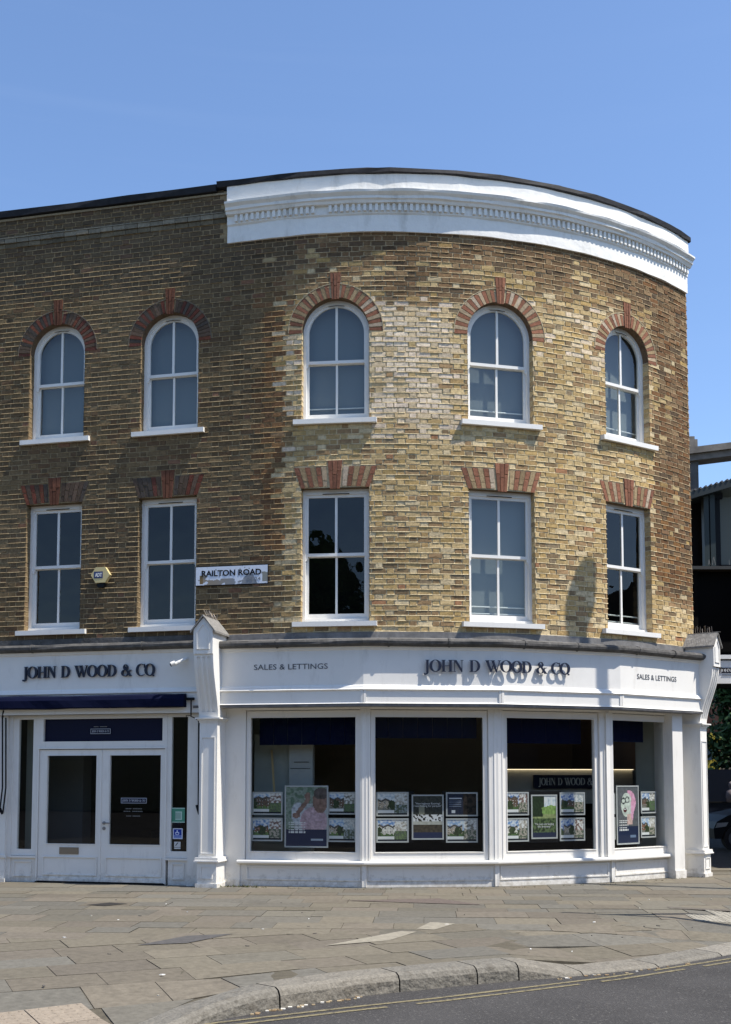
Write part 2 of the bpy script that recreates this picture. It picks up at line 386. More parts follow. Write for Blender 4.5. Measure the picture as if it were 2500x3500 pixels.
while z < Z_TOPL-.02:
    s = S_LEFT + (row % 2)*(ST+HD)/2 - rnd.random()*.02; k = 0
    z1 = z+H-GAP
    while s < S_END:
        L_ = (ST if k % 2 == 0 else HD); L_ -= 0
        a, b = s, min(s+L_-GAP, S_END)
        s += L_; k += 1; b -= .003
        if s > -.86 and z1 > Z_TOPR: break
        if a > S_END-.03: continue
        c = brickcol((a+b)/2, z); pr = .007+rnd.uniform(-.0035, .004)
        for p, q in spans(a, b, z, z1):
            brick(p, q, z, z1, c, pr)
            # proud ribbon of pointing along the bed joint
            so_ = wallzone(p, z)[0]
            if rnd.random() < .85:
                mc = mortcol(p, z); mk = 1.25 if so_ < .5 else 1.3; mc = tuple(x*mk for x in mc)
                t0 = z-GAP+.002+rnd.uniform(-.002, .002); pp = .010+rnd.uniform(0, .006)
                hgt = GAP-.003+rnd.uniform(-.003, .002)
                q2 = q+GAP if rnd.random() < .9 else q
                P = lambda s_, o_, z_: wpt(s_, o_, z_)
                wall.hexa([P(p, 0, t0), P(q2, 0, t0), P(q2, 0, t0+hgt), P(p, 0, t0+hgt), P(p, pp, t0+.002+rnd.uniform(-.002, .002)), P(q2, pp, t0+.002+rnd.uniform(-.002, .002)), P(q2, pp-.003, t0+hgt-.003), P(p, pp-.003, t0+hgt-.003)], mc, skip=(0,))
    z += H; row += 1
# window jambs and soffits in brick
for o in WINS:
    dk = o['idx'] < 2
    for sgn in (-1, 1):
        se = o['s']+sgn*o['w']/2; z = Z_BOT+round((o['z0']-Z_BOT)/H)*H; zt = o.get('zs', o.get('zt'))
        while z < zt-.01:
            c = brickcol(se+sgn*.05, z); c = mixc(c, mortcol(se, z), .25)
            zz = min(z+H, zt); i = rnd.uniform(0, .006)
            wall.quad(wpt(se-sgn*i, .004, z), wpt(se-sgn*i, -.24, z), wpt(se-sgn*i, -.24, zz-.011), wpt(se-sgn*i, .004, zz-.011), c)
            wall.quad(wpt(se-sgn*.008, .006, zz-.011), wpt(se-sgn*.008, -.24, zz-.011), wpt(se-sgn*.004, -.24, zz), wpt(se-sgn*.004, .006, zz), mortcol(se, z))
            z += H
    if o['kind'] == 'arch':
        for k in range(24):
            a0, a1 = pi*k/24, pi*(k+1)/24; r_ = o['w']/2; Pq = lambda a, d: wpt(o['s']+r_*cos(a), d, o['zs']+r_*sin(a))
            wall.quad(Pq(a0, .0), Pq(a1, 0), Pq(a1, -.24), Pq(a0, -.24), (.14, .095, .06))
    else:
        wall.quad(wpt(o['s']-o['w']/2, 0, o['zt']), wpt(o['s']+o['w']/2, 0, o['zt']), wpt(o['s']+o['w']/2, -.24, o['zt']), wpt(o['s']-o['w']/2, -.24, o['zt']), (.14, .10, .06))
# string course of the left parapet, in brick
st = [stat(s) for s in srange(S_LEFT, -.87, .35)]
for zz, of, cc in ((10.58, .022, (.14, .115, .075)), (10.66, .045, (.19, .165, .12))):
    s = S_LEFT
    while s < -.9:
        s1 = min(s+.22, -.875); c = tint(cc, rnd.uniform(.75, 1.3)); j = rnd.uniform(-.006, .006)
        P = lambda s_, o_, z_: wpt(s_, o_, z_)
        wall.hexa([P(s, 0, zz), P(s1-.008, 0, zz), P(s1-.008, 0, zz+.078), P(s, 0, zz+.078), P(s, of+j, zz), P(s1-.008, of+j, zz), P(s1-.008, of+j, zz+.07), P(s, of+j, zz+.07)], c, skip=(0,)); s = s1
wall.sweep(st, [(0, 10.738), (.055, 10.738), (.05, 10.752), (0, 10.775)], col=(.24, .21, .15), jit=.01)
wall.sweep(st, [(0, 11.055), (.03, 11.055), (.03, 11.085), (0, 11.10)], col=(.30, .25, .17), jit=.012)
# body: inner skins, return wall, roof
cornerP = wpt(S_END, 0, 0)
bx, by = cornerP[0]+.35*.9, cornerP[1]+4.2
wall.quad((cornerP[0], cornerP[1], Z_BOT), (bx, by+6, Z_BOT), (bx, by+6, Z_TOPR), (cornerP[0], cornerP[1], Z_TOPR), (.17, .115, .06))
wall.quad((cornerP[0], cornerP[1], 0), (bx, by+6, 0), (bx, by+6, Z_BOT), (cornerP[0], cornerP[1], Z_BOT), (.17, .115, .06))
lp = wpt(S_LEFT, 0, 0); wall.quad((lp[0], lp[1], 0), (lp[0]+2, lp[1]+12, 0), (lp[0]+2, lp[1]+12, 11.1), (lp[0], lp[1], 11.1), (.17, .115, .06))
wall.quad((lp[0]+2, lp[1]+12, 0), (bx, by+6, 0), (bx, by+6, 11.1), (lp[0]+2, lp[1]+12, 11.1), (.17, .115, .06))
wall.build('brick_wall', M_BRICK, BLD)
rf = MB(); pts = [wpt(s, -.2, 11.0) for s in srange(S_LEFT, S_END, .4)]+[(bx, by+6, 11.0), (lp[0]+2, lp[1]+12, 11.0)]
rf.poly(pts); rf.build('roof', M_FELT, BLD)

# ------------------------------------------------------------------ cornice band, dentils, coping
cn = MB(); S0 = -.86
stc = [stat(s) for s in srange(S0, S_END-.02, .1)]
cn.sweep(stc, [(-.05, 10.222), (.045, 10.222), (.04, 10.5), (.06, 10.52), (.06, 10.655), (.12, 10.66), (.135, 10.70), (.16, 10.715), (.16, 10.76), (.20, 10.80), (.21, 10.835), (.075, 10.862), (.07, 11.15), (-.25, 11.15), (-.25, 10.222)], jit=.014)
cor = cn.build('cornice', M_STUCCO, BLD)
dn = MB(); s = S0+.14; k = 0
while s < S_END-.08:
    if abs(s-.68) > .06 and abs(s-3.03) > .05:
        w = .046; Q = wpt
        dn.hexa([Q(s, .055, 10.545), Q(s+w, .055, 10.545), Q(s+w, .055, 10.656), Q(s, .055, 10.656), Q(s, .098, 10.545), Q(s+w, .098, 10.545), Q(s+w, .098, 10.657), Q(s, .098, 10.657)], skip=(0,))
    s += .0905; k += 1
dn.build('dentils', M_STUCCO, cor, kind='stuff')
cp = MB()
cp.sweep([stat(s) for s in srange(-1.03, S_END+.02, .35)], [(-.3, 11.152), (.095, 11.152), (.105, 11.16), (.10, 11.235), (.06, 11.25), (-.3, 11.25)], jit=.022, jseed=4)
cp.sweep([stat(s) for s in srange(S_LEFT, -1.05, .5)], [(-.3, 11.101), (.085, 11.101), (.09, 11.205), (.05, 11.222), (-.3, 11.222)], jit=.018, jseed=9)
cp.build('coping', M_FELT, BLD)

# ------------------------------------------------------------------ windows
RED = [(.23, .10, .06), (.26, .115, .068), (.20, .09, .055)]
BUF = [(.34, .25, .14), (.37, .28, .18), (.40, .32, .23), (.28, .20, .11)]
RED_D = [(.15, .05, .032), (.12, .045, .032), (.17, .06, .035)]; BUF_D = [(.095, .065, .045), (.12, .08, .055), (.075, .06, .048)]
def vous(mb, o, poly, col, d=.011):
    mb.prism([poly], lambda u, v, dd: wpt(o['s']+u, dd, v), 0, d+rnd.uniform(-.002, .003), col)
def wpart(o):
    W2 = o['w']/2; i = o['idx']; arch = o['kind'] == 'arch'
    p = wpt(o['s'], -.13, 0); F = Fr(p[0], p[1], wphi(o['s'])); z0 = o['z0']+.07 if arch else o['z0']+.075
    zt = (o['zs']+W2) if arch else o['zt']; hw = W2+.03
    def outline(hw_, zb, top, n=28, rr=None):
        if arch:
            r_ = rr if rr else hw_; c_ = o['zs']
            return [(-hw_, zb), (hw_, zb)]+[(r_*cos(pi*k/n), c_+r_*sin(pi*k/n)) for k in range(n+1)]
        return [(-hw_, zb), (hw_, zb), (hw_, top), (-hw_, top)]
    fn = lambda u, v, d: F.P(u, d, v)
    # outer box frame
    fm = MB(); fi = W2-.055
    fm.prism([outline(hw, z0-.05, zt+.03), outline(fi, z0+.035, zt-.075, rr=fi)[::-1]], fn, -.07, 0)
    if not arch: fm.fbox(F, -.21, .21, 0, .006, zt-.062, zt-.046)
    else: fm.fbox(F, -.13, .13, 0, .004, zt-.075, zt-.062)
    # thin staff bead
    win = fm.build('window', M_WHITE2, BLD)
    v = MB()
    if arch: v.prism([[(-.13, zt-.096), (0, zt-.081), (.13, zt-.096), (.13, zt-.09), (0, zt-.073), (-.13, zt-.09)]], fn, 0, .006)
    else: v.fbox(F, -.21, .21, .006, .009, zt-.078, zt-.064)
    v.build('trickle_vent', M_BLACK, win)
    zm = 8.20 if arch else 5.12
    if arch: zt_g = o['zs']+fi-.045
    else: zt_g = zt-.12
    # upper sash
    us = MB(); b_ = fi-.042
    if arch:
        us.prism([[(-fi, zm-.02), (fi, zm-.02)]+[(fi*cos(pi*k/28), o['zs']+fi*sin(pi*k/28)) for k in range(29)],
                  ([(-b_, zm+.028), (b_, zm+.028)]+[(b_*cos(pi*k/28), o['zs']+b_*sin(pi*k/28)) for k in range(29)])[::-1]], fn, -.06, -.022)
        gp = [(-b_-.01, zm), (b_+.01, zm)]+[((b_+.01)*cos(pi*k/28), o['zs']+(b_+.01)*sin(pi*k/28)) for k in range(29)]; ztb = o['zs']+b_
    else:
        us.prism([[(-fi, zm-.02), (fi, zm-.02), (fi, zt-.07), (-fi, zt-.07)], [(-b_, zm+.028), (-b_, zt-.12), (b_, zt-.12), (b_, zm+.028)]], fn, -.06, -.022)
        gp = [(-b_-.01, zm), (b_+.01, zm), (b_+.01, zt-.11), (-b_-.01, zt-.11)]; ztb = zt-.12
    us.fbox(F, -.019, .019, -.056, -.026, zm+.02, ztb+.01)
    for sx in (-1, 1): us.prism([[(sx*fi-.0*sx, zm-.02), (sx*(fi-.035), zm-.02), (sx*(fi-.03), zm-.06), (sx*(fi-.012), zm-.085), (sx*fi, zm-.09)][::sx]], fn, -.058, -.024)
    u_ = us.build('sash', M_WHITE2, win)
    ls = MB(); zb = z0+.035
    ls.prism([[(-fi, zb), (fi, zb), (fi, zm+.015), (-fi, zm+.015)], [(-b_, zb+.10), (-b_, zm-.03), (b_, zm-.03), (b_, zb+.10)]], fn, -.105, -.063)
    ls.fbox(F, -.017, .017, -.10, -.068, zb+.09, zm-.02)
    l_ = ls.build('sash', M_WHITE2, win)
    G = G_OLD if (not arch and i != 3) else G_UP
    g = MB(); g.poly([F.P(u, -.042, v_) for u, v_ in gp]); g.build('pane', G, win)
    g = MB(); g.poly([F.P(u, -.085, v_) for u, v_ in [(-b_-.01, zb+.09), (b_+.01, zb+.09), (b_+.01, zm-.02), (-b_-.01, zm-.02)]]); g.build('pane', G, win)
    # sill
    sb = MB(); sw = W2+.12; zs = o['z0']+.075; rr_ = rnd.uniform(-.01, .01)
    sb.hexa([F.P(-sw, -.02, zs-.085), F.P(sw, -.02, zs-.085), F.P(sw, -.02, zs+.005), F.P(-sw, -.02, zs+.005),
             F.P(-sw, .20, zs-.09), F.P(sw, .20, zs-.09), F.P(sw, .20, zs-.015), F.P(-sw, .20, zs-.015)])
    sb.fbox(F, -fi-.05, fi+.05, -.06, .018, zs, zs+.045)
    sb.build('sill', M_WHITE, win)
    # brick arch
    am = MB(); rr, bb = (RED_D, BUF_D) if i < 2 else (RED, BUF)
    kz = 3
    if arch:
        ri, ro = W2, W2+.21; n = 33
        for k in range(n):
            a0 = -.03+(pi+.06)*k/n; a1 = -.03+(pi+.06)*(k+1)/n; am_ = (a0+a1)/2
            if abs(am_-pi/2) < .14: continue
            g_ = .0085
            cc = rnd.choice(rr) if k % 2 == 0 else rnd.choice(bb)
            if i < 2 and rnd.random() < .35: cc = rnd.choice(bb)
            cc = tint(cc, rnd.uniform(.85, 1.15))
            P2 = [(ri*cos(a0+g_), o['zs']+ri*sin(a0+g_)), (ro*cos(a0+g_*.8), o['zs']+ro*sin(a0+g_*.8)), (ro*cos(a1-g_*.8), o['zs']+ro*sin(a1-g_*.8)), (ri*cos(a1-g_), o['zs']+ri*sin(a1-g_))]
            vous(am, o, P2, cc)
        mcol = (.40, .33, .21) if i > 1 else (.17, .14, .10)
        for k in range(40):
            a0, a1 = pi*k/40, pi*(k+1)/40
            if abs((a0+a1)/2-pi/2) < .1: continue
            r0, r1 = ro+.001, ro+.013
            am.prism([[(r0*cos(a0), o['zs']+r0*sin(a0)), (r1*cos(a0), o['zs']+r1*sin(a0)), (r1*cos(a1), o['zs']+r1*sin(a1)), (r0*cos(a1), o['zs']+r0*sin(a1))]], lambda u, v_, dd: wpt(o['s']+u, dd, v_), 0, .016, mcol)
        kb, kt, w0, w1 = o['zs']+ri-.035, 9.59, .06, .088
    else:
        n = 15; zb_, ztp = o['zt']-.0, o['zt']+.33
        for k in range(n):
            f0, f1 = -1+2*k/n, -1+2*(k+1)/n
            if abs(f0+f1)/2 < .17: continue
            cc = rnd.choice(rr) if k % 2 == 0 else rnd.choice(bb)
            if i < 2 and rnd.random() < .4: cc = rnd.choice(bb)
            bw, tw = W2+.005, W2+.12; g_ = .0045; cam_ = .022*(1-((f0+f1)/2)**2)
            zsplit = zb_+(.11 if k % 2 else .2)
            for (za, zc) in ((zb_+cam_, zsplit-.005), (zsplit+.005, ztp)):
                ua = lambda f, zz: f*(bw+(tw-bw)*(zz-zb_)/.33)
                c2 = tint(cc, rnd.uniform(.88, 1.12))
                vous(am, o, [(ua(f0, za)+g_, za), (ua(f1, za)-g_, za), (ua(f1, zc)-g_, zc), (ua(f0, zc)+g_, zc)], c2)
        kb, kt, w0, w1 = zb_-.025, 6.58, .078, .118
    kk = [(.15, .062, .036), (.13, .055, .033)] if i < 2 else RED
    for q in range(3):
        for h in range(2):
            za, zc = (kb, kb+(kt-kb)*(.5 if q == 1 else .62)) if h == 0 else (kb+(kt-kb)*(.5 if q == 1 else .62), kt)
            wf = lambda zz: w0+(w1-w0)*(zz-kb)/(kt-kb)
            fa, fb = -1+2*q/3, -1+2*(q+1)/3
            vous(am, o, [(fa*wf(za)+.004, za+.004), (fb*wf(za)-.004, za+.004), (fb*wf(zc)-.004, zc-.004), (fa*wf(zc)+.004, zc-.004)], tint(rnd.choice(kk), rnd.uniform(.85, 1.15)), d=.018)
    am.build('brick_arch', M_BRICK, win)
    # room lining behind the sashes
    rm = MB(); bz0, bz1 = z0-.1, zt+.15; dd = .9 if i != 9 else .3
    P = F.P
    rm.quad(P(-1, -dd, bz0), P(1, -dd, bz0), P(1, -dd, bz1), P(-1, -dd, bz1)); rm.quad(P(-1, -dd, bz0), P(-1, -.11, bz0), P(-1, -.11, bz1), P(-1, -dd, bz1))
    rm.quad(P(1, -dd, bz0), P(1, -.11, bz0), P(1, -.11, bz1), P(1, -dd, bz1)); rm.quad(P(-1, -dd, bz0), P(1, -dd, bz0), P(1, -.11, bz0), P(-1, -.11, bz0)); rm.quad(P(-1, -dd, bz1), P(1, -dd, bz1), P(1, -.11, bz1), P(-1, -.11, bz1))
    rm.build('room_lining', M_DARK, win)
    if arch or i == 3:
        bl = MB(); cb = mat('pale_blind', (.20, .215, .21), rough=.9, spec=.1)
        bl.quad(P(-.62, -.19, z0), P(.62, -.19, z0), P(.62, -.19, zt+.1), P(-.62, -.19, zt+.1)); bl.build('blind', cb, win)
    if (arch and i >= 2) or (not arch and i >= 3):
        br = MB(); d_ = -.15
        for zz in ((zb+.215, zb+.10) if arch else (zb+.24, zb+.13)): br.tube([F.P(-.55, d_, zz), F.P(.55, d_, zz)], .011)
        br.build('guard_bar', M_WHITE2, win)
for o in WINS: wpart(o)

# ------------------------------------------------------------------ lead flashing and roll, fascias
FS = facst()
fl = MB()
def offat(a, b): return a
sts = [stat(s) for s in srange(-.80, 7.36, .15)]
fl.sweep(sts, [(.002, 3.74), (.034, 3.745), (.030, 3.885), (.012, 3.89), (.002, 3.885)], jit=.008)
# sloping lead apron down to the roll
for i in range(4):
    f = FAC[i]; n = 14
    for k in range(n):
        u0, u1 = f.L*k/n, f.L*(k+1)/n
        pa, pb = f.P(u0, .06, 3.745), f.P(u1, .06, 3.745)
        def back(p):
            a_ = math.atan2(p[0]-CX, CY-p[1])
            if a_ > PH0: return (CX+R*sin(a_), CY-R*cos(a_), 3.80)
            q = (p[0]-T0[0])*cos(PH0)+(p[1]-T0[1])*sin(PH0); return wpt(min(0, q), 0, 3.80)
        fl.quad(pa, pb, back(pb), back(pa))
fl.build('lead_flashing', M_LEAD, BLD)
M_ROLL = mat('weathered_roll', (.095, .09, .083), rough=.85, spec=.15, nscale=9, namp=.4, bscale=16, bamp=.7, bdist=.012, dirt=((.30, .285, .25), (8, 8, 5), .6, .78, .55))
rl = MB()
roll = [(-.02, 3.64), (.02, 3.635), (.085, 3.645), (.115, 3.675), (.12, 3.71), (.10, 3.742), (.06, 3.755), (-.02, 3.757)]
stf = []
for i in range(4):
    a, b = FS[i], FS[i+1]
    for k in range(8):
        t = k/8; stf.append(tuple(a[j]*(1-t)+b[j]*t for j in range(4)))
e_ = FS[4]; stf.append(e_); stf.append((e_[0]+FAC[3].t[0]*.06, e_[1]+FAC[3].t[1]*.06, e_[2], e_[3]))
rl.sweep(stf, roll, jit=.012)
for i in range(4):
    for u in (FAC[i].L*.18, FAC[i].L*.62) if i else (FAC[i].L*.5,):
        rl.sweep([(*FAC[i].P(u+q, 0, 0)[:2], *FAC[i].n) for q in (-.015, .015)], [(o_*1.03+.006, (z_-3.7)*1.12+3.7) for o_, z_ in roll])
rl.build('lead_roll', M_ROLL, BLD)
fa = MB()
fa.sweep(FS, [(-.38, 2.735), (-.01, 2.735), (-.01, 2.77), (.045, 2.77), (.045, 2.775), (.022, 2.79), (.022, 2.965), (.045, 2.975), (.052, 2.985), (.035, 3.01), (.03, 3.03), (.012, 3.045), (0, 3.055), (0, 3.585), (.018, 3.60), (.03, 3.64), (-.38, 3.64)])
for i in range(1, 4):   # raised cover blocks at the corners of the lower board
    f = FAC[i]; g = FAC[i-1]
    fa.fbox(f, .0, .035, .022, .036, 2.785, 2.972); fa.fbox(g, g.L-.035, g.L, .022, .036, 2.786, 2.971)
FSC = fa.build('fascia', M_WHITE, BLD)
dk = MB(); dk.sweep(FS, [(-.15, 2.728), (.030, 2.728), (.036, 2.745), (.030, 2.768), (-.012, 2.769)], jit=.010); dk.build('blind_slot', M_LEAD, FSC)
# left fascia (straight)
FO = .27
A0, A1 = LF.P(S_LEFT+.3, FO, 0), LF.P(-1.10, FO, 0)
SL = [(LF.P(u, FO, 0)[0], LF.P(u, FO, 0)[1], LF.n[0], LF.n[1]) for u in srange(S_LEFT+.3, -1.12, .4)]
fb_ = MB(); fb_.sweep(SL, [(-.25, 2.66), (.02, 2.66), (.022, 2.965), (.045, 2.975), (.052, 2.985), (.03, 3.03), (.012, 3.045), (0, 3.055), (0, 3.60), (.018, 3.615), (.03, 3.655), (-.2, 3.655)])
FSL = fb_.build('fascia', M_WHITE, BLD)
rl2 = MB(); rl2.sweep(SL, [(o_, z_+.02) for o_, z_ in roll], jit=.012)
rl2.sweep([stat(s) for s in srange(S_LEFT+.3, -1.1, .3)], [(.002, 3.775), (.032, 3.775), (.028, 3.90), (.002, 3.905)], jit=.008)
rl2.sweep([stat(s) for s in srange(S_LEFT+.3, -1.1, .3)], [(0, 3.76), (.30, 3.76), (.30, 3.77), (0, 3.81)])
for u in (-4.0, -2.1): rl2.sweep([(LF.P(u+q, FO, 0)[0], LF.P(u+q, FO, 0)[1], *LF.n) for q in (-.015, .015)], [(o_*1.03+.006, (z_-3.7)*1.12+3.72) for o_, z_ in roll])
rl2.build('lead_roll', M_ROLL, BLD)

# ------------------------------------------------------------------ lettering
def ell(cx, cy, rx, ry, a0=0, a1=360, n=28):
    return [(cx+rx*cos(rad(a0+(a1-a0)*k/n)), cy+ry*sin(rad(a0+(a1-a0)*k/n))) for k in range(n+(0 if a1-a0 == 360 else 1))]
def rc(x0, x1, y0, y1): return [[(x0, y0), (x1, y0), (x1, y1), (x0, y1)]]
def stem(x0, x1, w=.07, y0=0, y1=1): return [rc(x0, x1, y0, y1), rc(x0-w, x1+w, y0, y0+.045), rc(x0-w, x1+w, y1-.045, y1)]
GL = {
 'J': (.40, [rc(.13, .30, .0, 1), rc(.06, .37, .955, 1), [[(.30, .02), (.295, -.10), (.24, -.20), (.13, -.27), (.02, -.28), (-.05, -.25), (-.08, -.19), (-.06, -.13), (0, -.11), (.05, -.15), (.10, -.16), (.13, -.10), (.13, .02)]]]),
 'O': (.93, [[ell(.465, .5, .465, .525), ell(.465, .5, .25, .47)[::-1]]]),
 'H': (.92, stem(.10, .28)+stem(.64, .82)+[rc(.27, .65, .475, .53)]),
 'N': (.90, [rc(.13, .18, 0, 1), rc(.05, .26, 0, .045), rc(-.0, .25, .955, 1), rc(.70, .75, 0, 1), rc(.62, .83, .955, 1), [[(.10, 1), (.30, 1), (.75, .16), (.75, -.02), (.68, -.02), (.13, .96)]]]),
 'D': (.88, [rc(.10, .28, 0, 1), rc(.03, .3, 0, .045), rc(.03, .3, .955, 1), [[(.27, 0), *ell(.40, .5, .44, .5, -90, 90), (.27, 1), (.27, .955), *ell(.38, .5, .27, .455, 90, -90), (.27, .045)]]]),
 'W': (1.16, [[[(.02, .96), (.22, .96), (.45, .22), (.42, -.02), (.38, -.02)]], [[(.40, -.02), (.455, -.02), (.66, .72), (.64, .9)]], [[(.46, .96), (.66, .96), (.86, .22), (.83, -.02), (.79, -.02)]], [[(.81, -.02), (.865, -.02), (1.12, .96), (1.06, .96)]], rc(-.04, .30, .955, 1), rc(.38, .72, .955, 1), rc(.96, 1.20, .955, 1)]),
 'C': (.80, [[ell(.46, .5, .44, .525, 48, 312)+[(.78, .14), (.72, .10), (.62, .03)]+ell(.48, .5, .27, .475, 300, 60)], rc(.735, .775, .66, 1.0)]),
 '&': (.92, [[ell(.40, .76, .22, .25), ell(.40, .77, .105, .20)[::-1]], [ell(.34, .27, .33, .29), ell(.37, .27, .185, .235)[::-1]], [[(.22, .80), (.36, .80), (.95, -.01), (.74, -.01)]], [[(.50, .12), (.54, .07), (.82, .50), (.76, .50)]], rc(.66, .94, .485, .53)]),
 '.': (.16, [[ell(.08, .06, .075, .075, n=14)]]),
}
def paint_word(mb, text, place, h, wx=1.0, thick=.03, track=.0, space=.42, kern=None):
    """place(u) -> fn(x, y, d); u runs along the sign"""
    u = 0
    for i, ch in enumerate(text):
        if ch == ' ': u += space*h*wx; continue
        adv, pcs = GL[ch]
        fn = place(u)
        for j, loops in enumerate(pcs):
            mb.prism(loops, lambda x, y, d: fn(x*h*wx, y*h, d), 0, thick+j*.0006)
        u += (adv+track)*h*wx*(kern.get(ch, 1) if kern else 1)
    return u
def width(text, h, wx, track, space):
    return sum((space if c == ' ' else GL[c][0]+track)*h*wx for c in text)
WORD = 'JOHN D WOOD & CO'
def sign_on(path_fn, u0, u1, z0, h, name, label, thick=.03, off=.012, m=M_LETTER, group=None, parent=None):
    wx0 = 1.0; w = width(WORD, h, 1, -.03, .42); wx = (u1-u0)/w
    mb = MB()
    def place(u):
        F, uu = path_fn(u0+u); z = z0(u0+u) if callable(z0) else z0
        return lambda x, y, d: F.P(uu+x, off+d, z+y)
    e = paint_word(mb, WORD, place, h, wx, thick, -.03, .42)
    F, uu = path_fn(u1-.02); z = z0
    mb.prism(GL['.'][1][0], lambda x, y, d: F.P(uu-.015+x*h, off+d, z-.01+y*h), 0, thick)
    if parent: return mb.build(name, m, parent)
    o = mb.build(name, m); o['label'] = label; o['category'] = 'sign lettering'
    if group: o['group'] = group
    return o
def facpath(s):   # s: distance along facets measured from vertex 1
    i = 1
    while i < 3 and s > FAC[i].L: s -= FAC[i].L; i += 1
    return FAC[i], s
ua, za = onfr(FAC[1], 1446, 2296); ub, zb = onfr(FAC[2], 1946, 2307)
LZ = onfr(FAC[1], 1500, 2296, .03)[1]
sign_on(facpath, ua+.02, FAC[1].L+ub-.02, LZ, .178, 'sign_lettering', 'raised dark serif letters casting slanted shadows on the curved white fascia', thick=.022, off=.038)
LFF = Fr(LF.P(0, FO, 0)[0], LF.P(0, FO, 0)[1], PH0)
ua, za = onfr(LFF, 84, 2312); ub, zb = onfr(LFF, 532, 2302)
sign_on(lambda u: (LFF, u), ua, ub, 3.247, .185, 'sign_lettering', 'raised dark serif letters on the shaded fascia above the double door', thick=.03, off=.012)

def text_mesh(body, size, F=None, u=0, z=0, d=0, depth=.004, width_=None, name='lettering', m=None, bold=0, fn=None, parent=None, align='LEFT', spacing=1):
    cu = bpy.data.curves.new('t', 'FONT'); cu.body = body; cu.size = size; cu.extrude = depth/2; cu.offset = bold; cu.align_x = align; cu.space_character = spacing; cu.resolution_u = 3
    ob = bpy.data.objects.new('t', cu); COL.objects.link(ob)
    dg = bpy.context.evaluated_depsgraph_get(); me = bpy.data.meshes.new_from_object(ob.evaluated_get(dg))
    xs = [v.co.x for v in me.vertices]; x0, x1 = min(xs), max(xs)
    k = width_/(x1-x0) if width_ else 1
    off = 0 if align == 'LEFT' else -(x0+x1)/2
    mb = MB(); mb.v = [((fn or F.P)((v.co.x-(x0 if align == 'LEFT' else 0)+off)*k+u, d+v.co.z+depth/2, v.co.y+z)) for v in me.vertices]
    mb.f = [tuple(p.vertices) for p in me.polygons]; mb.c = [(1, 1, 1)]*len(mb.f)
    bpy.data.objects.remove(ob); bpy.data.curves.remove(cu); bpy.data.meshes.remove(me)
    return mb
for fi_, xa, xb, ya, hh, nm in ((0, 869, 1121, 2290, .118, 'small grey sans lettering on the shaded left panel of the curved fascia'), (3, 2178, 2312, 2320, .118, 'small grey sans lettering at the sunlit right end of the curved fascia')):
    u0, z0 = onfr(FAC[fi_], xa, ya); u1, _ = onfr(FAC[fi_], xb, ya)
    mb = text_mesh('SALES & LETTINGS', hh, FAC[fi_], u0, z0, .002, .003, u1-u0)
    o = mb.build('sign_lettering', M_GREYTXT); o['label'] = nm; o['category'] = 'sign lettering'

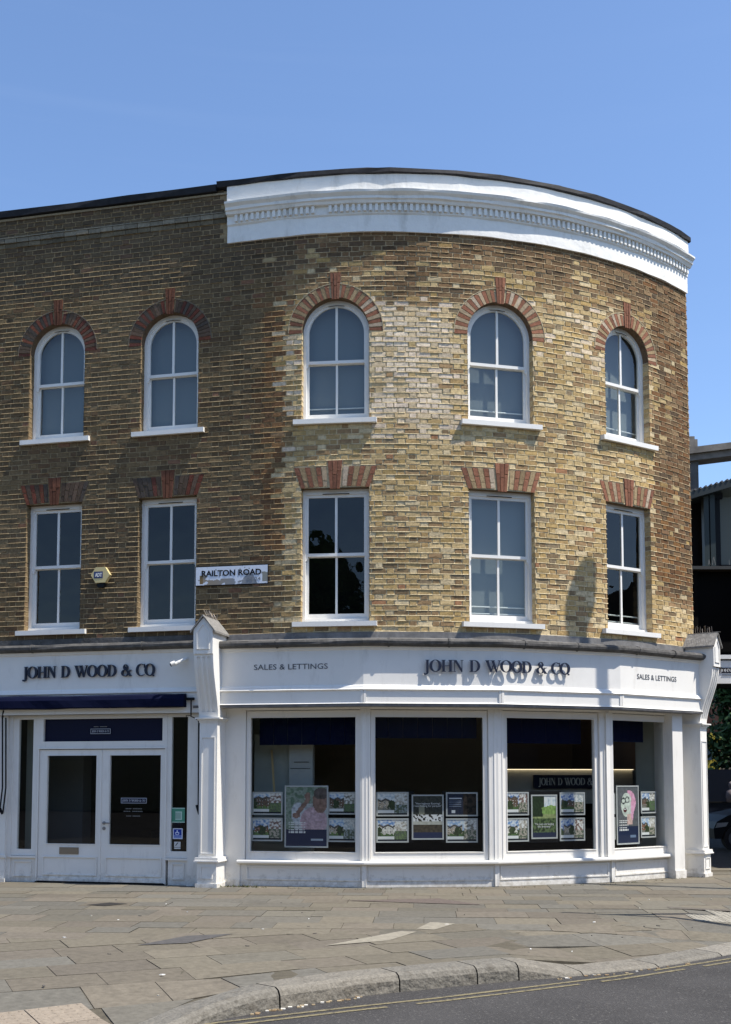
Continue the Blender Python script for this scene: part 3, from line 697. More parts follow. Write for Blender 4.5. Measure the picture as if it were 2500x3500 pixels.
# ------------------------------------------------------------------ pilasters with scrolled consoles
def pilaster(F, name_side, u0=-.31, u1=0, sh=0):
    """F: u along the wall, d outwards; the block's right side plane is u = u1"""
    pm = MB(); uc = (u0+u1)/2; fr = .36-sh
    pm.fbox(F, u0+.012, u1-.012, -.1, fr, .45, 2.50)              # shaft
    pm.fbox(F, u0-.03, u1+.03, -.1, fr+.045, .405, .45); pm.fbox(F, u0-.045, u1+.045, -.1, fr+.06, .385, .405)
    pm.fbox(F, u0, u1, -.1, fr+.02, .06, .385); pm.fbox(F, u0-.02, u1+.02, -.1, fr+.04, 0, .06)
    def panel(z0, z1, d, w=.012, m_=.05):
        a, b = u0+m_, u1-m_
        for (x0, x1, y0, y1) in ((a, b, z0, z0+w*1.3), (a, b, z1-w, z1), (a, a+w, z0+w*1.3, z1-w), (b-w, b, z0+w*1.3, z1-w)): pm.fbox(F, x0, x1, d, d+.012, y0, y1)
    panel(.50, 2.28, fr, .013, .045); panel(.13, .32, fr+.02, .012, .06)
    P_ = pm.build('pilaster', M_WHITE, BLD)
    cpm = MB()
    for k, (e, za, zb) in enumerate(((.0, 2.50, 2.53), (.022, 2.53, 2.555), (.05, 2.555, 2.575))): cpm.fbox(F, u0-e+.004, u1+e-.004, -.1, fr+.012+e, za, zb)
    cpm.build('capital', M_WHITE, P_)
    cs = MB(); N = 22
    prof = []
    for k in range(N+1):
        t = k/N; z = 2.575+(3.53-2.575)*t
        d = .355-sh+.245*(sstep(-.08, 1.0, t)); prof.append((d, z))
    # body with flutes: strips across u
    fl_u = []; W_ = u1-u0
    segs = [(0, .14, 0), (.14, .17, 1), (.17, .30, 2), (.30, .33, 3), (.33, .43, 0), (.43, .46, 1), (.46, .57, 2), (.57, .60, 3), (.60, .68, 0), (.68, .71, 1), (.71, .84, 2), (.84, .87, 3), (.87, 1, 0)]
    for (a, b, t_) in segs:
        for k in range(N):
            da, db = prof[k], prof[k+1]
            dep = .016 if 1 < k < N-1 else 0
            la = {0: 0, 1: 0, 2: dep, 3: dep}[t_]; lb = {0: 0, 1: dep, 2: dep, 3: 0}[t_]
            cs.quad(F.P(u0+a*W_, da[0]-la, da[1]), F.P(u0+b*W_, da[0]-lb, da[1]), F.P(u0+b*W_, db[0]-lb, db[1]), F.P(u0+a*W_, db[0]-la, db[1]))
    for uu in (u0, u1):
        for k in range(N):
            da, db = prof[k], prof[k+1]; q = [F.P(uu, -.1, da[1]), F.P(uu, da[0], da[1]), F.P(uu, db[0], db[1]), F.P(uu, -.1, db[1])]
            cs.quad(*(q if uu == u1 else q[::-1]))
    cs.build('console', M_WHITE, P_)
    bk = MB(); D = .625-sh
    bk.fbox(F, u0, u1, -.1, D, 3.53, 3.90)
    bk.prism([[(u0, 3.90), (u1, 3.90), (uc, 4.085)]], lambda u, v, d: F.P(u, d, v), -.1, D)
    # house-shaped panel moulding on the gable face
    def hp(m_): return [(u0+m_, 3.585+m_*.3), (u1-m_, 3.585+m_*.3), (u1-m_, 3.88-.02), (uc, 4.055-m_*1.1), (u0+m_, 3.88-.02)]
    bk.prism([hp(.05), hp(.07)[::-1]], lambda u, v, d: F.P(u, d, v), D, D+.014)
    bk.build('gabled_block', M_WHITE, P_)
    ro = MB(); th = .028
    for sg in (-1, 1):
        e = uc+sg*(W_/2+.045); ze = 3.90-.048
        ro.hexa([F.P(uc, -.02, 4.10), F.P(e, -.02, ze), F.P(e, -.02, ze+th), F.P(uc, -.02, 4.10+th), F.P(uc, D+.03, 4.10), F.P(e, D+.03, ze), F.P(e, D+.03, ze+th), F.P(uc, D+.03, 4.10+th)])
    ro.build('roof_cap', mat('weathered_lead', (.20, .19, .175), rough=.7, nscale=18, namp=.4, bscale=25, bamp=.5, dirt=((.45, .43, .38), (9, 9, 9), .58, .72, .6)), P_)
    sp = MB()
    for k in range(11):
        d = .04+.042*k
        for q in (-1, 1): sp.tube([F.P(uc, d, 4.12), F.P(uc+q*rnd.uniform(.01, .05)-.02, d+rnd.uniform(-.02, .02), 4.12+rnd.uniform(.08, .13))], .0022, 4)
        sp.tube([F.P(u0-.02, d, 3.90), F.P(u0-.06+rnd.uniform(-.02, .02), d, 4.0)], .002, 4)
    sp.fbox(F, uc-.012, uc+.012, .02, .6, 4.118, 4.124)
    o = sp.build('bird_spikes', mat('steel_wire', (.35, .30, .25), rough=.4, metal=.7)); o['label'] = 'thin bird spikes on the gabled '+name_side; o['category'] = 'bird spikes'
P1 = wpt(-.815, 0, 0); PF1 = Fr(P1[0], P1[1], PH0); pilaster(PF1, 'pilaster beside the double door')
ph2 = wphi(7.353)+rad(9); P2 = wpt(7.353, 0, 0); PF2 = Fr(P2[0], P2[1], ph2); pilaster(PF2, 'pilaster at the right end of the shopfront', 0, .31, .095)

# ------------------------------------------------------------------ curved shopfront: windows, cill, risers
IN = -.27; DD = IN+.05
def facwin(i, xl, xr, hinge=False):
    f = FAC[i]; u0, _ = onfr(f, xl, 2700, IN-.05); u1, _ = onfr(f, xr, 2700, IN-.05)
    zg0, zg1 = .53, 2.585
    mb = MB(); lo = .02 if i else .62; hi = f.L-.02 if i < 3 else u1+.125
    # sash frame round the glass
    fn = lambda u, v, d: f.P(u, d, v)
    a, b = u0-.07, u1+.07
    mb.prism([[(a, .40), (b, .40), (b, 2.69), (a, 2.69)], [(u0, zg0), (u0, zg1), (u1, zg1), (u1, zg0)]], fn, IN-.07, IN)
    for (x0, x1, y0, y1) in ((u0, u1, zg0-.012, zg0), (u0, u1, zg1, zg1+.01), (u0-.01, u0, zg0-.012, zg1+.01), (u1, u1+.01, zg0-.012, zg1+.01)): mb.fbox(f, x0, x1, IN, IN+.010, y0, y1)
    # corner posts
    l = max(a-.30, lo-.02) if i == 0 else .0
    if i == 0: l = a-.085
    mb.fbox(f, l, a-.006, IN-.09, IN+.028, .40, 2.70)
    r_ = hi+.02 if i < 3 else b+.01+.03
    mb.fbox(f, b+.006, r_, IN-.091, IN+.0285, .40, 2.70)
    if i: mb.fbox(f, a-.03, a-.012, IN+.028, IN+.036, .41, 2.69)
    if i < 3: mb.fbox(f, b+.012, b+.03, IN+.028, IN+.036, .41, 2.69)
    mb.fbox(f, l, r_, IN-.092, IN+.02, 2.70, 2.734)
    w = mb.build('shop_window', M_WHITE, BLD)
    g = MB(); g.quad(f.P(u0-.01, IN-.045, zg0-.01), f.P(u1+.01, IN-.045, zg0-.01), f.P(u1+.01, IN-.045, zg1+.01), f.P(u0-.01, IN-.045, zg1+.01)); g.build('pane', G_SHOP, w)
    # stall riser
    sr = MB(); sr.fbox(f, l, r_, IN-.12, IN+.005, .0, .345); 
    if i: sr.fbox(f, l, l+.055, IN+.005, IN+.030, .01, .345)
    if i < 3: sr.fbox(f, r_-.055, r_, IN+.005, IN+.0305, .01, .345)
    sr.fbox(f, l, r_, IN+.005, IN+.014, .005, .075)
    p0, p1 = l+.10, r_-.10; w_ = .022
    for (x0, x1, y0, y1) in ((p0, p1, .10, .10+w_), (p0, p1, .29, .29+w_), (p0, p0+w_, .10+w_, .29), (p1-w_, p1, .10+w_, .29)): sr.fbox(f, x0, x1, IN+.005, IN+.020, y0, y1)
    sr.build('stall_riser', M_WHITE, w)
    return f, l, r_, u0, u1
SW = [facwin(0, 860, 1218), facwin(1, 1282, 1650.6), facwin(2, 1728.5, 2028), facwin(3, 2076, 2270)]
cl = MB(); st = list(FS)
a = FAC[0].P(SW[0][1]-.03, 0, 0); st[0] = (a[0], a[1], *FAC[0].n); b = FAC[3].P(SW[3][2]+.03, 0, 0); st[4] = (b[0], b[1], *FAC[3].n)
cl.sweep(st, [(o_+DD, z_) for o_, z_ in [(-.15, .347), (.03, .347), (.045, .36), (.045, .385), (.03, .40), (-.15, .405)]]); cl.build('window_cill', M_WHITE, BLD)
# plain return walls beside the windows
rw = MB(); f = FAC[0]; uL, _ = onfr(f, 740, 2700, -.12); rw.fbox(f, uL-.1, SW[0][1]-.0, -.55, -.03+DD, 0, 2.735); rw.fbox(f, uL-.1, SW[0][1], -.03+DD, -.012+DD, 0, .10)
rw.build('return_wall', M_WHITE, BLD)
rw = MB(); f = FAC[3]; ua, _ = onfr(f, 2303, 2700, -.115); ub, _ = onfr(f, 2337, 2700, -.115)
rw.fbox(f, SW[3][2], ua, -.50, -.36, 0, 2.735); rw.fbox(f, ua, ub, -.50, -.115, 0, 2.735); rw.fbox(f, ua-.01, ub+.012, -.5, -.095, 0, .13)
rw.fbox(f, ub, ub+.5, -.50, -.36, 0, 2.735)
rw.build('return_wall', M_WHITE, BLD)

# ------------------------------------------------------------------ left shopfront
LD = Fr(LF.P(0, .14, 0)[0], LF.P(0, .14, 0)[1], PH0)   # joinery plane
def joinery(u0, u1, z0, z1, d0=-.06, d1=0, mb=None): mb.fbox(LD, u0, u1, d0, d1, z0, z1)
jf = MB()
fnL = lambda u, v, d: LD.P(u, d, v)
def hole_frame(mb, a, b, za, zb, A, B, ZA, ZB, d0, d1): mb.prism([[(A, ZA), (B, ZA), (B, ZB), (A, ZB)], [(a, za), (a, zb), (b, zb), (b, za)]], fnL, d0, d1)
hole_frame(jf, -4.30, -4.045, .52, 2.595, -4.40, -3.955, .42, 2.66, -.06, 0)
hole_frame(jf, -3.865, -1.815, 2.235, 2.595, -3.955, -1.735, 2.125, 2.66, -.06, .008)
hole_frame(jf, -1.66, -1.395, .52, 2.605, -1.735, -1.36, .42, 2.66, -.06, 0)
jf.fbox(LD, -3.955, -3.93, -.06, .02, 0, 2.125); jf.fbox(LD, -1.765, -1.735, -.06, .02, 0, 2.125)
jf.fbox(LD, -3.96, -1.73, .008, .028, 2.115, 2.135)
for (a, b) in ((-4.44, -3.957), (-1.733, -1.36)):
    jf.fbox(LD, a+.03, b-.0, -.06, -.005, 0, .385); jf.fbox(LD, a, b+.012, -.06, .035, .385, .415)
    A, B = a+.10, b-.07; w = .014
    for (x0, x1, y0, y1) in ((A, B, .09, .104), (A, B, .32, .334), (A, A+w, .104, .32), (B-w, B, .104, .32)): jf.fbox(LD, x0, x1, -.005, .014, y0, y1)
jf.fbox(LD, -1.36, -1.05, -.06, .05, 0, 2.70); jf.fbox(LD, -1.37, -1.05, .05, .06, 0, .05)
jf.fbox(LD, -6.3, -4.47, -.06, .07, 0, 2.70); jf.fbox(LD, -6.3, -4.45, .07, .10, 0, .06); jf.fbox(LD, -6.3, -4.44, .07, .10, .385, .425)
jf.fbox(LD, -4.47, -4.40, -.06, .02, 0, 2.66)
jf.fbox(LD, -6.3, -1.05, -.06, .11, 2.66, 2.70)
LSW = jf.build('shop_window', M_WHITE, BLD)
for (a, b, za, zb) in ((-4.31, -4.035, .51, 2.60), (-1.67, -1.385, .51, 2.61)):
    g = MB(); g.quad(*[LD.P(u, -.03, z_) for u, z_ in ((a, za), (b, za), (b, zb), (a, zb))]); g.build('pane', G_SHOP, LSW)
g = MB(); g.quad(*[LD.P(u, -.03, z_) for u, z_ in ((-3.88, 2.22), (-1.80, 2.22), (-1.80, 2.60), (-3.88, 2.60))])
g = MB(); g.quad(*[LD.P(u, -.045, z_) for u, z_ in ((-3.88, 2.22), (-1.80, 2.22), (-1.80, 2.60), (-3.88, 2.60))]); g.build('navy_panel', M_NAVYP, LSW)
for (a, b, ga, gb, hx) in ((-3.925, -2.845, -3.785, -2.93, 1), (-2.838, -1.77, -2.70, -1.838, -1)):
    d = MB(); hole_frame(d, ga, gb, .615, 2.01, a, b, .025, 2.105, -.05, -.004)
    for (x0, x1, y0, y1) in ((ga, gb, .603, .615), (ga-.012, ga, .603, 2.02), (gb, gb+.012, .603, 2.02), (ga, gb, 2.01, 2.02)): d.fbox(LD, x0, x1, -.004, .006, y0, y1)
    A, B = ga-.05, gb+.03; w = .014
    for (x0, x1, y0, y1) in ((A, B, .12, .134), (A, B, .40, .414), (A, A+w, .134, .40), (B-w, B, .134, .40)): d.fbox(LD, x0, x1, -.004, .014, y0, y1)
    d.fbox(LD, a, b, -.004, .02, .03, .075)
    D_ = d.build('door', M_WHITE, BLD)
    g = MB(); g.quad(*[LD.P(u, -.03, z_) for u, z_ in ((ga-.01, .605), (gb+.01, .605), (gb+.01, 2.015), (ga-.01, 2.015))]); g.build('pane', G_SHOP, D_)
    if hx == 1:
        l_ = MB(); l_.fbox(LD, -3.545, -3.215, -.004, .010, .452, .560); l_.fbox(LD, -3.53, -3.23, .010, .013, .47, .545); l_.build('letter_plate', M_BRASS, D_)
        l_ = MB(); l_.fbox(LD, -2.868, -2.838, -.004, .010, .06, 2.08); l_.build('meeting_strip', M_WHITE, D_)
    else:
        h_ = MB(); h_.tube([LD.P(-2.785, -.004, .948), LD.P(-2.785, .05, .948)], .012); h_.tube([LD.P(-2.785, .045, .948), LD.P(-2.66, .045, .948)], .010)
        h_.tube([LD.P(-2.785, -.004, .948), LD.P(-2.785, .006, .948)], .027, 14); h_.tube([LD.P(-2.785, -.004, .862), LD.P(-2.785, .008, .862)], .027, 14); h_.build('door_handle', M_METAL, D_)
th_ = MB(); th_.fbox(LD, -3.95, -1.74, -.2, .03, .002, .022); th_.build('threshold', M_BLACK, LSW)
# awning
aw = MB(); stA = [(LF.P(u, FO, 0)[0], LF.P(u, FO, 0)[1], *LF.n) for u in srange(-6.3, -1.36, .16)]
aw.sweep(stA, [(.023, 2.945), (.07, 2.952), (.125, 2.925), (.155, 2.87), (.16, 2.755), (.15, 2.745), (.023, 2.745)], jit=.02)
AW = aw.build('awning', M_NAVY, BLD, smooth=False)
am = MB(); q = lambda u, d, z_: LF.P(u, FO+d, z_)
am.tube([q(-1.40, .06, 2.87), q(-1.22, .06, 2.87)], .022); am.tube([q(-1.27, .06, 2.87), q(-1.27, .06, 2.60), q(-1.20, .03, 2.57), q(-1.165, .0, 2.52), q(-1.165, -.02, 1.15)], .011)
am.tube([q(-1.15, .0, 2.5), q(-1.15, -.01, 1.1)], .014); am.tube([q(-1.32, -.02, 2.62), q(-1.38, -.02, 2.62), q(-1.38, -.02, 2.5)], .008)
am.tube([q(-1.185, 0, 1.24), q(-1.14, 0, 1.10)], .02)
am.build('awning_arm', M_BLACK, AW); am = MB()
for uu in (-4.53, -4.47): am.tube([q(uu, -.0, 2.62), q(uu+.03, -.0, 1.5), q(uu, 0.02, 1.1)], .013)
am.tube([q(-4.53, 0, 2.62), q(-4.50, .02, 2.74)], .016); am.tube([q(-4.55, 0, 1.2), q(-4.49, 0, 1.08)], .02)
am.build('awning_arm', M_BLACK, AW)

# ------------------------------------------------------------------ interiors
inn = MB()
back = []
Rb = 3.4
# floor, ceiling
fp = [FAC[0].P(-.0, -.37, .06)]+[(st_[0]-st_[2]*.37, st_[1]-st_[3]*.37, .06) for st_ in FS[1:4]]+[FAC[3].P(SW[3][2], -.37, .06)]
ring = [(p[0], p[1]) for p in fp]
backpts = [(ring[-1][0]+.3, ring[-1][1]+.6), (4.2, 23.2), (-1.2, 22.2), (-2.0, 18.0)]
fpoly = ring+backpts
inn.poly([(x, y, .06) for x, y in fpoly], (.03, .022, .016)); inn.poly([(x, y, 3.3) for x, y in fpoly[::-1]], (.10, .10, .09))
bw = [(ring[-1][0], ring[-1][1])]+backpts+[(ring[0][0], ring[0][1])]
wc = [(.50, .51, .48), (.20, .17, .13), (.055, .042, .03), (.40, .41, .38), (.5, .5, .48)]
for k in range(len(bw)-1):
    a, b = bw[k], bw[k+1]
    if k in (0, 1):
        for z0_, z1_, c_ in ((.06, 1.2, (.03, .022, .016)), (1.2, 1.8, (.5, .48, .42)), (1.8, 3.3, (.30, .20, .12))): inn.quad((a[0], a[1], z0_), (b[0], b[1], z0_), (b[0], b[1], z1_), (a[0], a[1], z1_), c_)
    elif k == 2:   # rear wall: upper brown painted in to imitate reflections in the glass
        for z0_, z1_, c_ in ((.06, .9, (.02, .016, .012)), (.9, 1.2, (.10, .09, .075)), (1.2, 3.3, (.36, .28, .18))): inn.quad((a[0], a[1], z0_), (b[0], b[1], z0_), (b[0], b[1], z1_), (a[0], a[1], z1_), c_)
    else: inn.quad((a[0], a[1], .06), (b[0], b[1], .06), (b[0], b[1], 3.3), (a[0], a[1], 3.3), wc[min(k, 4)])
inn.build('shop_interior', mat('interior_paint', rough=.9, spec=.1, vc=True, nscale=1.2, namp=.12), BLD)
# pale partition and cupboard in the first window
pt = MB(); f = FAC[0]
pt.fbox(f, SW[0][3]-.12, SW[0][3]+.50, -.95, -.90, .06, 2.35, (.38, .40, .36)); pt.fbox(f, SW[0][3]+.48, SW[0][3]+.86, -.93, -.80, .06, 2.35, (.45, .45, .42))
pt.fbox(f, SW[0][3]+.56, SW[0][3]+.80, -.80, -.79, 1.90, 1.91, (.05, .05, .05)); pt.fbox(f, SW[0][3]+.50, SW[0][3]+.82, -.80, -.79, 1.80, 1.808, (.05, .05, .05))
pt.hexa([f.P(SW[0][3]+.16, -.86, 2.1), f.P(SW[0][3]+.19, -.86, 2.1), f.P(SW[0][3]+.33, -.62, 1.1), f.P(SW[0][3]+.30, -.62, 1.1), f.P(SW[0][3]+.16, -.84, 2.1), f.P(SW[0][3]+.19, -.84, 2.1), f.P(SW[0][3]+.33, -.60, 1.1), f.P(SW[0][3]+.30, -.60, 1.1)], (.50, .36, .18))
pt.build('partition', MATS['interior_paint'], BLD)
pt = MB(); f = FAC[3]; pt.fbox(f, onfr(f, 2195, 2600, -.95)[0], SW[3][4]+.1, -1.0, -.95, .06, 2.7, (.42, .44, .40)); pt.fbox(f, SW[3][4]+.06, SW[3][4]+.1, -.95, -.38, .06, 2.7, (.42, .44, .40)); pt.build('partition', MATS['interior_paint'], BLD)
# navy blinds at window heads
for i, (a, b, zz) in enumerate(((.06, .0, 2.17), (-.0, .04, 2.27), (.0, .06, 2.20), (0, .22, 2.25))):
    f, l, r_, u0, u1 = SW[i]; bl = MB(); n = 7; w_ = (u1-b-u0-a)/n
    for k in range(n): bl.fbox(f, u0+a+w_*k, u0+a+w_*(k+1)-.004, -.56-.004*(k % 2), -.555, zz, 2.72)
    bl.build('roller_blind', mat('navy_blind', (.004, .007, .032), rough=.9, spec=.05), BLD)
# rear counter sign
sg = thing('counter_sign', 'dark navy board with pale serif letters on the wall inside the third shop window', 'sign', (3.0, 20.0, 1.5))
pL, pR = atY(1826, 2672, 20.2), atY(2060, 2672, 20.2)
Fs = Fr(pL[0], pL[1], rad(12)); lz0, lz1 = onfr(Fs, 1827, 2696)[1], onfr(Fs, 1827, 2649)[1]
bb_ = MB(); wS = onfr(Fs, 2075, 2672)[0]; bb_.fbox(Fs, 0, wS, -.04, 0, lz0, lz1); bb_.build('board', M_NAVYP, sg)
mb = MB(); w = width(WORD, .125, 1, -.03, .42)
paint_word(mb, WORD, lambda u: (lambda x, y, d: Fs.P(.09+u+x, d+.001, lz0+.065+y)), .125, (wS-.16)/w, .006, -.03, .42); mb.build('lettering', mat('pale_letter', (.75, .75, .7)), sg)
pb = MB(); pb.fbox(Fs, -.9, 1.9, -.12, -.06, 1.2, 1.8, (.5, .48, .42)); pb.build('pale_wall_band', MATS['interior_paint'], BLD)
pb = MB(); pb.fbox(Fs, -.9, 1.9, -.05, -.02, 1.80, 1.81); pb.build('strip_light', mat('warm_strip_bright', (1, .82, .55), emit=1.5), BLD)
# left shop interior
li = MB(); P = LD.P
li.quad(P(-6.3, -.06, .03), P(-1.05, -.06, .03), P(-1.05, -4, .03), P(-6.3, -4, .03), (.03, .025, .02)); li.quad(P(-6.3, -.06, 3.2), P(-1.05, -.06, 3.2), P(-1.05, -4, 3.2), P(-6.3, -4, 3.2), (.05, .05, .05))
li.quad(P(-6.3, -4, .03), P(-1.05, -4, .03), P(-1.05, -4, 3.2), P(-6.3, -4, 3.2), (.05, .045, .035)); li.quad(P(-1.05, -.06, .03), P(-1.05, -4, .03), P(-1.05, -4, 3.2), P(-1.05, -.06, 3.2), (.03, .03, .03))
li.fbox(LD, -4.6, -3.62, -1.2, -.9, .03, 2.7, (.11, .12, .13)); li.fbox(LD, -4.33, -3.95, -.35, -.30, .03, 2.7, (.26, .28, .25))
li.quad(P(-6.3, -.06, .03), P(-6.3, -4, .03), P(-6.3, -4, 3.2), P(-6.3, -.06, 3.2), (.06, .06, .06))
li.fbox(LD, -3.0, -1.2, -2.6, -2.3, .03, .72, (.02, .02, .02)); li.fbox(LD, -2.6, -2.45, -2.4, -2.3, .72, .88, (.05, .06, .12)); li.fbox(LD, -2.2, -1.95, -2.4, -2.3, .72, .82, (.2, .05, .03))
li.build('shop_interior', MATS['interior_paint'], BLD)
for zz in (1.84, 1.42):
    e = MB(); e.fbox(LD, -2.95, -1.35, -3.96, -3.93, zz, zz+.02); e.build('strip_light', mat('warm_strip', (1, .78, .45), emit=2.2), BLD)
e = MB(); e.fbox(LD, -2.9, -1.4, -3.98, -3.86, 1.45, 1.82); e.build('wall_panel', M_BLACK, BLD)
# lettering on the door glass and transom
def badge(x0, x1, y0, y1, m_bg):
    u0, z1_ = onfr(LD, x0, y0, -.02); u1, z0_ = onfr(LD, x1, y1, -.02); mb = MB()
    mb.fbox(LD, u0, u1, -.026, -.024, z0_, z1_); mb.build('badge_plate', mat('pale_sticker', (.42, .45, .5)), LSW)
    e_ = .008; mb = MB(); mb.fbox(LD, u0+e_, u1-e_, -.024, -.022, z0_+e_, z1_-e_); mb.build('badge_face', m_bg, LSW)
    h = (z1_-z0_)*.42; w = width(WORD, h, 1, -.03, .42); mb = MB()
    paint_word(mb, WORD, lambda u: (lambda x, y, d: LD.P(u0+.025+u+x, -.022+d, z0_+(z1_-z0_)*.3+y)), h, (u1-u0-.05)/w, .001, -.03, .42); mb.build('badge_lettering', MATS['pale_sticker'], LSW)
badge(414, 501, 2727, 2746, M_NAVYP); badge(310, 378, 2491, 2508, M_NAVYP)
for k, (xc, y_, w_) in enumerate(((458, 2764, 56), (456, 2773, 66), (456, 2789, 48), (344, 2484, 46))):
    u0, z_ = onfr(LD, xc-w_/2, y_, -.02); u1, _ = onfr(LD, xc+w_/2, y_, -.02); mb = MB(); n = 11
    for q in range(n):
        if q in (4,): continue
        a = u0+(u1-u0)*q/n; mb.fbox(LD, a, a+(u1-u0)/n*.7, -.026, -.024, z_-.006, z_+.006)
    mb.build('small_print', mat('faint_print', (.22, .22, .21)), LSW)

# ------------------------------------------------------------------ printed posters (fine grids of coloured cells)
def C(h): return tuple(((int(h[i:i+2], 16)/255)**2.2) for i in (0, 2, 4))
def house_img(seed):
    r = random.Random(seed); sky_ = r.choice([C('4f86c8'), C('7fa8d8'), C('a9bccb'), C('3f74be')]); br = r.choice([C('8a5a3e'), C('a06a48'), C('b8a58c'), C('cfc9bd'), C('6f5442')]); gr = r.choice([C('5d7f35'), C('4b6a33'), C('7c7a6e')])
    r2 = r.choice([C('b9b0a0'), C('8f8a80'), C('8f6a60'), C('b7c3c9')]); g2 = r.choice([C('6f8a4c'), C('b6aa98'), C('5c7f4b'), C('9aa6a8')]); pk = r.uniform(.15, .5)
    a0, b0 = r.uniform(-.1, .12), r.uniform(.46, .7); nw, nh = r.uniform(5, 12), r.uniform(5, 8); tr = r.uniform(.0, .55); hr = r.uniform(.60, .80); split = r.uniform(.45, .6)
    def fn(u, v):
        n1 = noise.noise(Vector((u*11+seed, v*9, 2))); n2 = noise.noise(Vector((u*31, v*27+seed, 5))); n3 = noise.noise(Vector((u*60, v*50+seed*3, 9))); nz_ = n1*.4+n2*.5+n3*.35
        if v < .08: return C('15202e')
        if v < .22 and u < .57: return C('e4e7ea') if (int(v*50) % 2 or u > .5 or u < .04) else C('d0d3d6')
        if u < .585:
            if (u-tr)**2/.02+(v-.45)**2/.05+n1 < .9: return tuple(max(.01, x*(1+nz_)) for x in C('3c4a2a'))
            roof = hr+.10*(1-abs(((u-pk)*3.3) % 1-.5)*2)
            if v > roof or not (a0 < u < b0): return tuple(x*(1+n2*.15) for x in mixc(sky_, (.8, .84, .9), max(0, n1+.25)*1.6)) if v > .5+n1*.1 else tuple(max(.01, x*(1+nz_)) for x in C('44542f'))
            if v < .34+n1*.12: return tuple(max(.01, x*(1+nz_)) for x in gr)
            if v > roof-.09: return tuple(max(.01, x*(1+nz_)) for x in C('55504c'))
            if .3 < (u*nw) % 1 < .68 and .3 < (v*nh) % 1 < .75: return C('d9d6ce') if n2 > .05 else C('45423f')
            return tuple(max(.01, x*(1+nz_*.9)) for x in br)
        w_ = v-split
        if w_ > 0: base = mixc(r2, C('d8d4cc'), sstep(-.1, .3, n1+.5*w_)); 
        else: base = mixc(g2, C('54604a'), sstep(-.2, .2, n1))
        return tuple(max(.01, x*(1+nz_*1.3)) for x in base)
    return fn
def park_img(u, v):
    n_ = noise.noise(Vector((u*14, v*14, 8)))*.6
    if v < .12: return C('1d2a4a')
    if v < .47: c = C('54693a') if n_ > -.05 else C('2f4022')
    elif v < .56: c = C('8d9a55')
    elif v < .78-.15*abs(u-.8) and u > .3: c = C('7fa53f')
    else: c = C('cfe0ec') if (u > .5 and v > .7) else C('2c3d22')
    if u < .45-.25*(v-.5) and v > .5: c = C('2c3d22')
    return tuple(max(.01, x*(1+n_)) for x in c)
def room_img(u, v):
    n_ = noise.noise(Vector((u*12, v*18, 3)))*.6
    if v < .14: return C('222f55')
    if v < .33: return tuple(x*(1+n_) for x in C('4f4433'))
    if v < .40: return tuple(x*(1+n_*.4) for x in C('b5b3a4'))
    if v < .56: return C('e6e6de') if n_ > -.05 else C('3b382f')
    if abs(u-.3) < .1 and v < .78: return C('8e8c72')
    return tuple(max(.01, x*(1+n_)) for x in C('3d3f38'))
def text_img(u, v):
    if u > .54:
        n_ = noise.noise(Vector((u*7, v*7, 1))); return C('3a2c24') if n_ > -.1 else C('1c1814')
    if .74 < v < .80 and .06 < u < .50: return C('c9ccd4')
    for a in (.66, .57, .48, .42): 
        if a-.02 < v < a+.01 and .06 < u < .48: return C('74809a')
    if .08 < v < .22 and .15 < u < .27: return C('b9bec8')
    return C('222c44')
def child_img(u, v):
    n_ = noise.noise(Vector((u*10, v*15, 6)))
    dk_ = v < .28
    if dk_: c = C('1f2c50')
    else:
        c = mixc(C('8aa08c'), C('3f6a48'), sstep(-.2, .3, n_)) if v > .72 or u < .2 else C('a9aeb2')
        if (u-.30)**2/.03+(v-.55)**2/.035 < 1: c = C('b9c2cf')
        if ((u-.68)/.33)**2+((v-.42)/.24)**2 < 1 and v > .28: c = C('c79aaa')
        if ((u-.84)/.19)**2+((v-.76)/.20)**2 < 1: c = C('8b5a45')
        if ((u-.86)/.19)**2+((v-.89)/.10)**2 < 1: c = C('4c3630')
        if abs((v-.55)-(u-.28)*.9) < .06 and .24 < u < .6: c = C('8b5a45')
        if ((u-.25)/.1)**2+((v-.52)/.05)**2 < 1: c = C('8b5a45')
        if ((u-.53)/.07)**2+((v-.84)/.07)**2 < 1: c = C('8b5a45')
        n3 = noise.noise(Vector((u*22, v*33, 2))); c = tuple(max(.01, x*(1+.45*n_+.4*n3)) for x in mixc(c, (.30, .28, .26), .2))
    for k, vv in enumerate((.40, .365, .325, .28, .235)):
        if abs(vv-v) < .009 and .07 < u < .48-.03*(k % 2) and int(u*40) % 4: c = C('e8ebf0')
    if .10 < v < .13 and .62 < u < .9: c = C('9fb0c4')
    return c
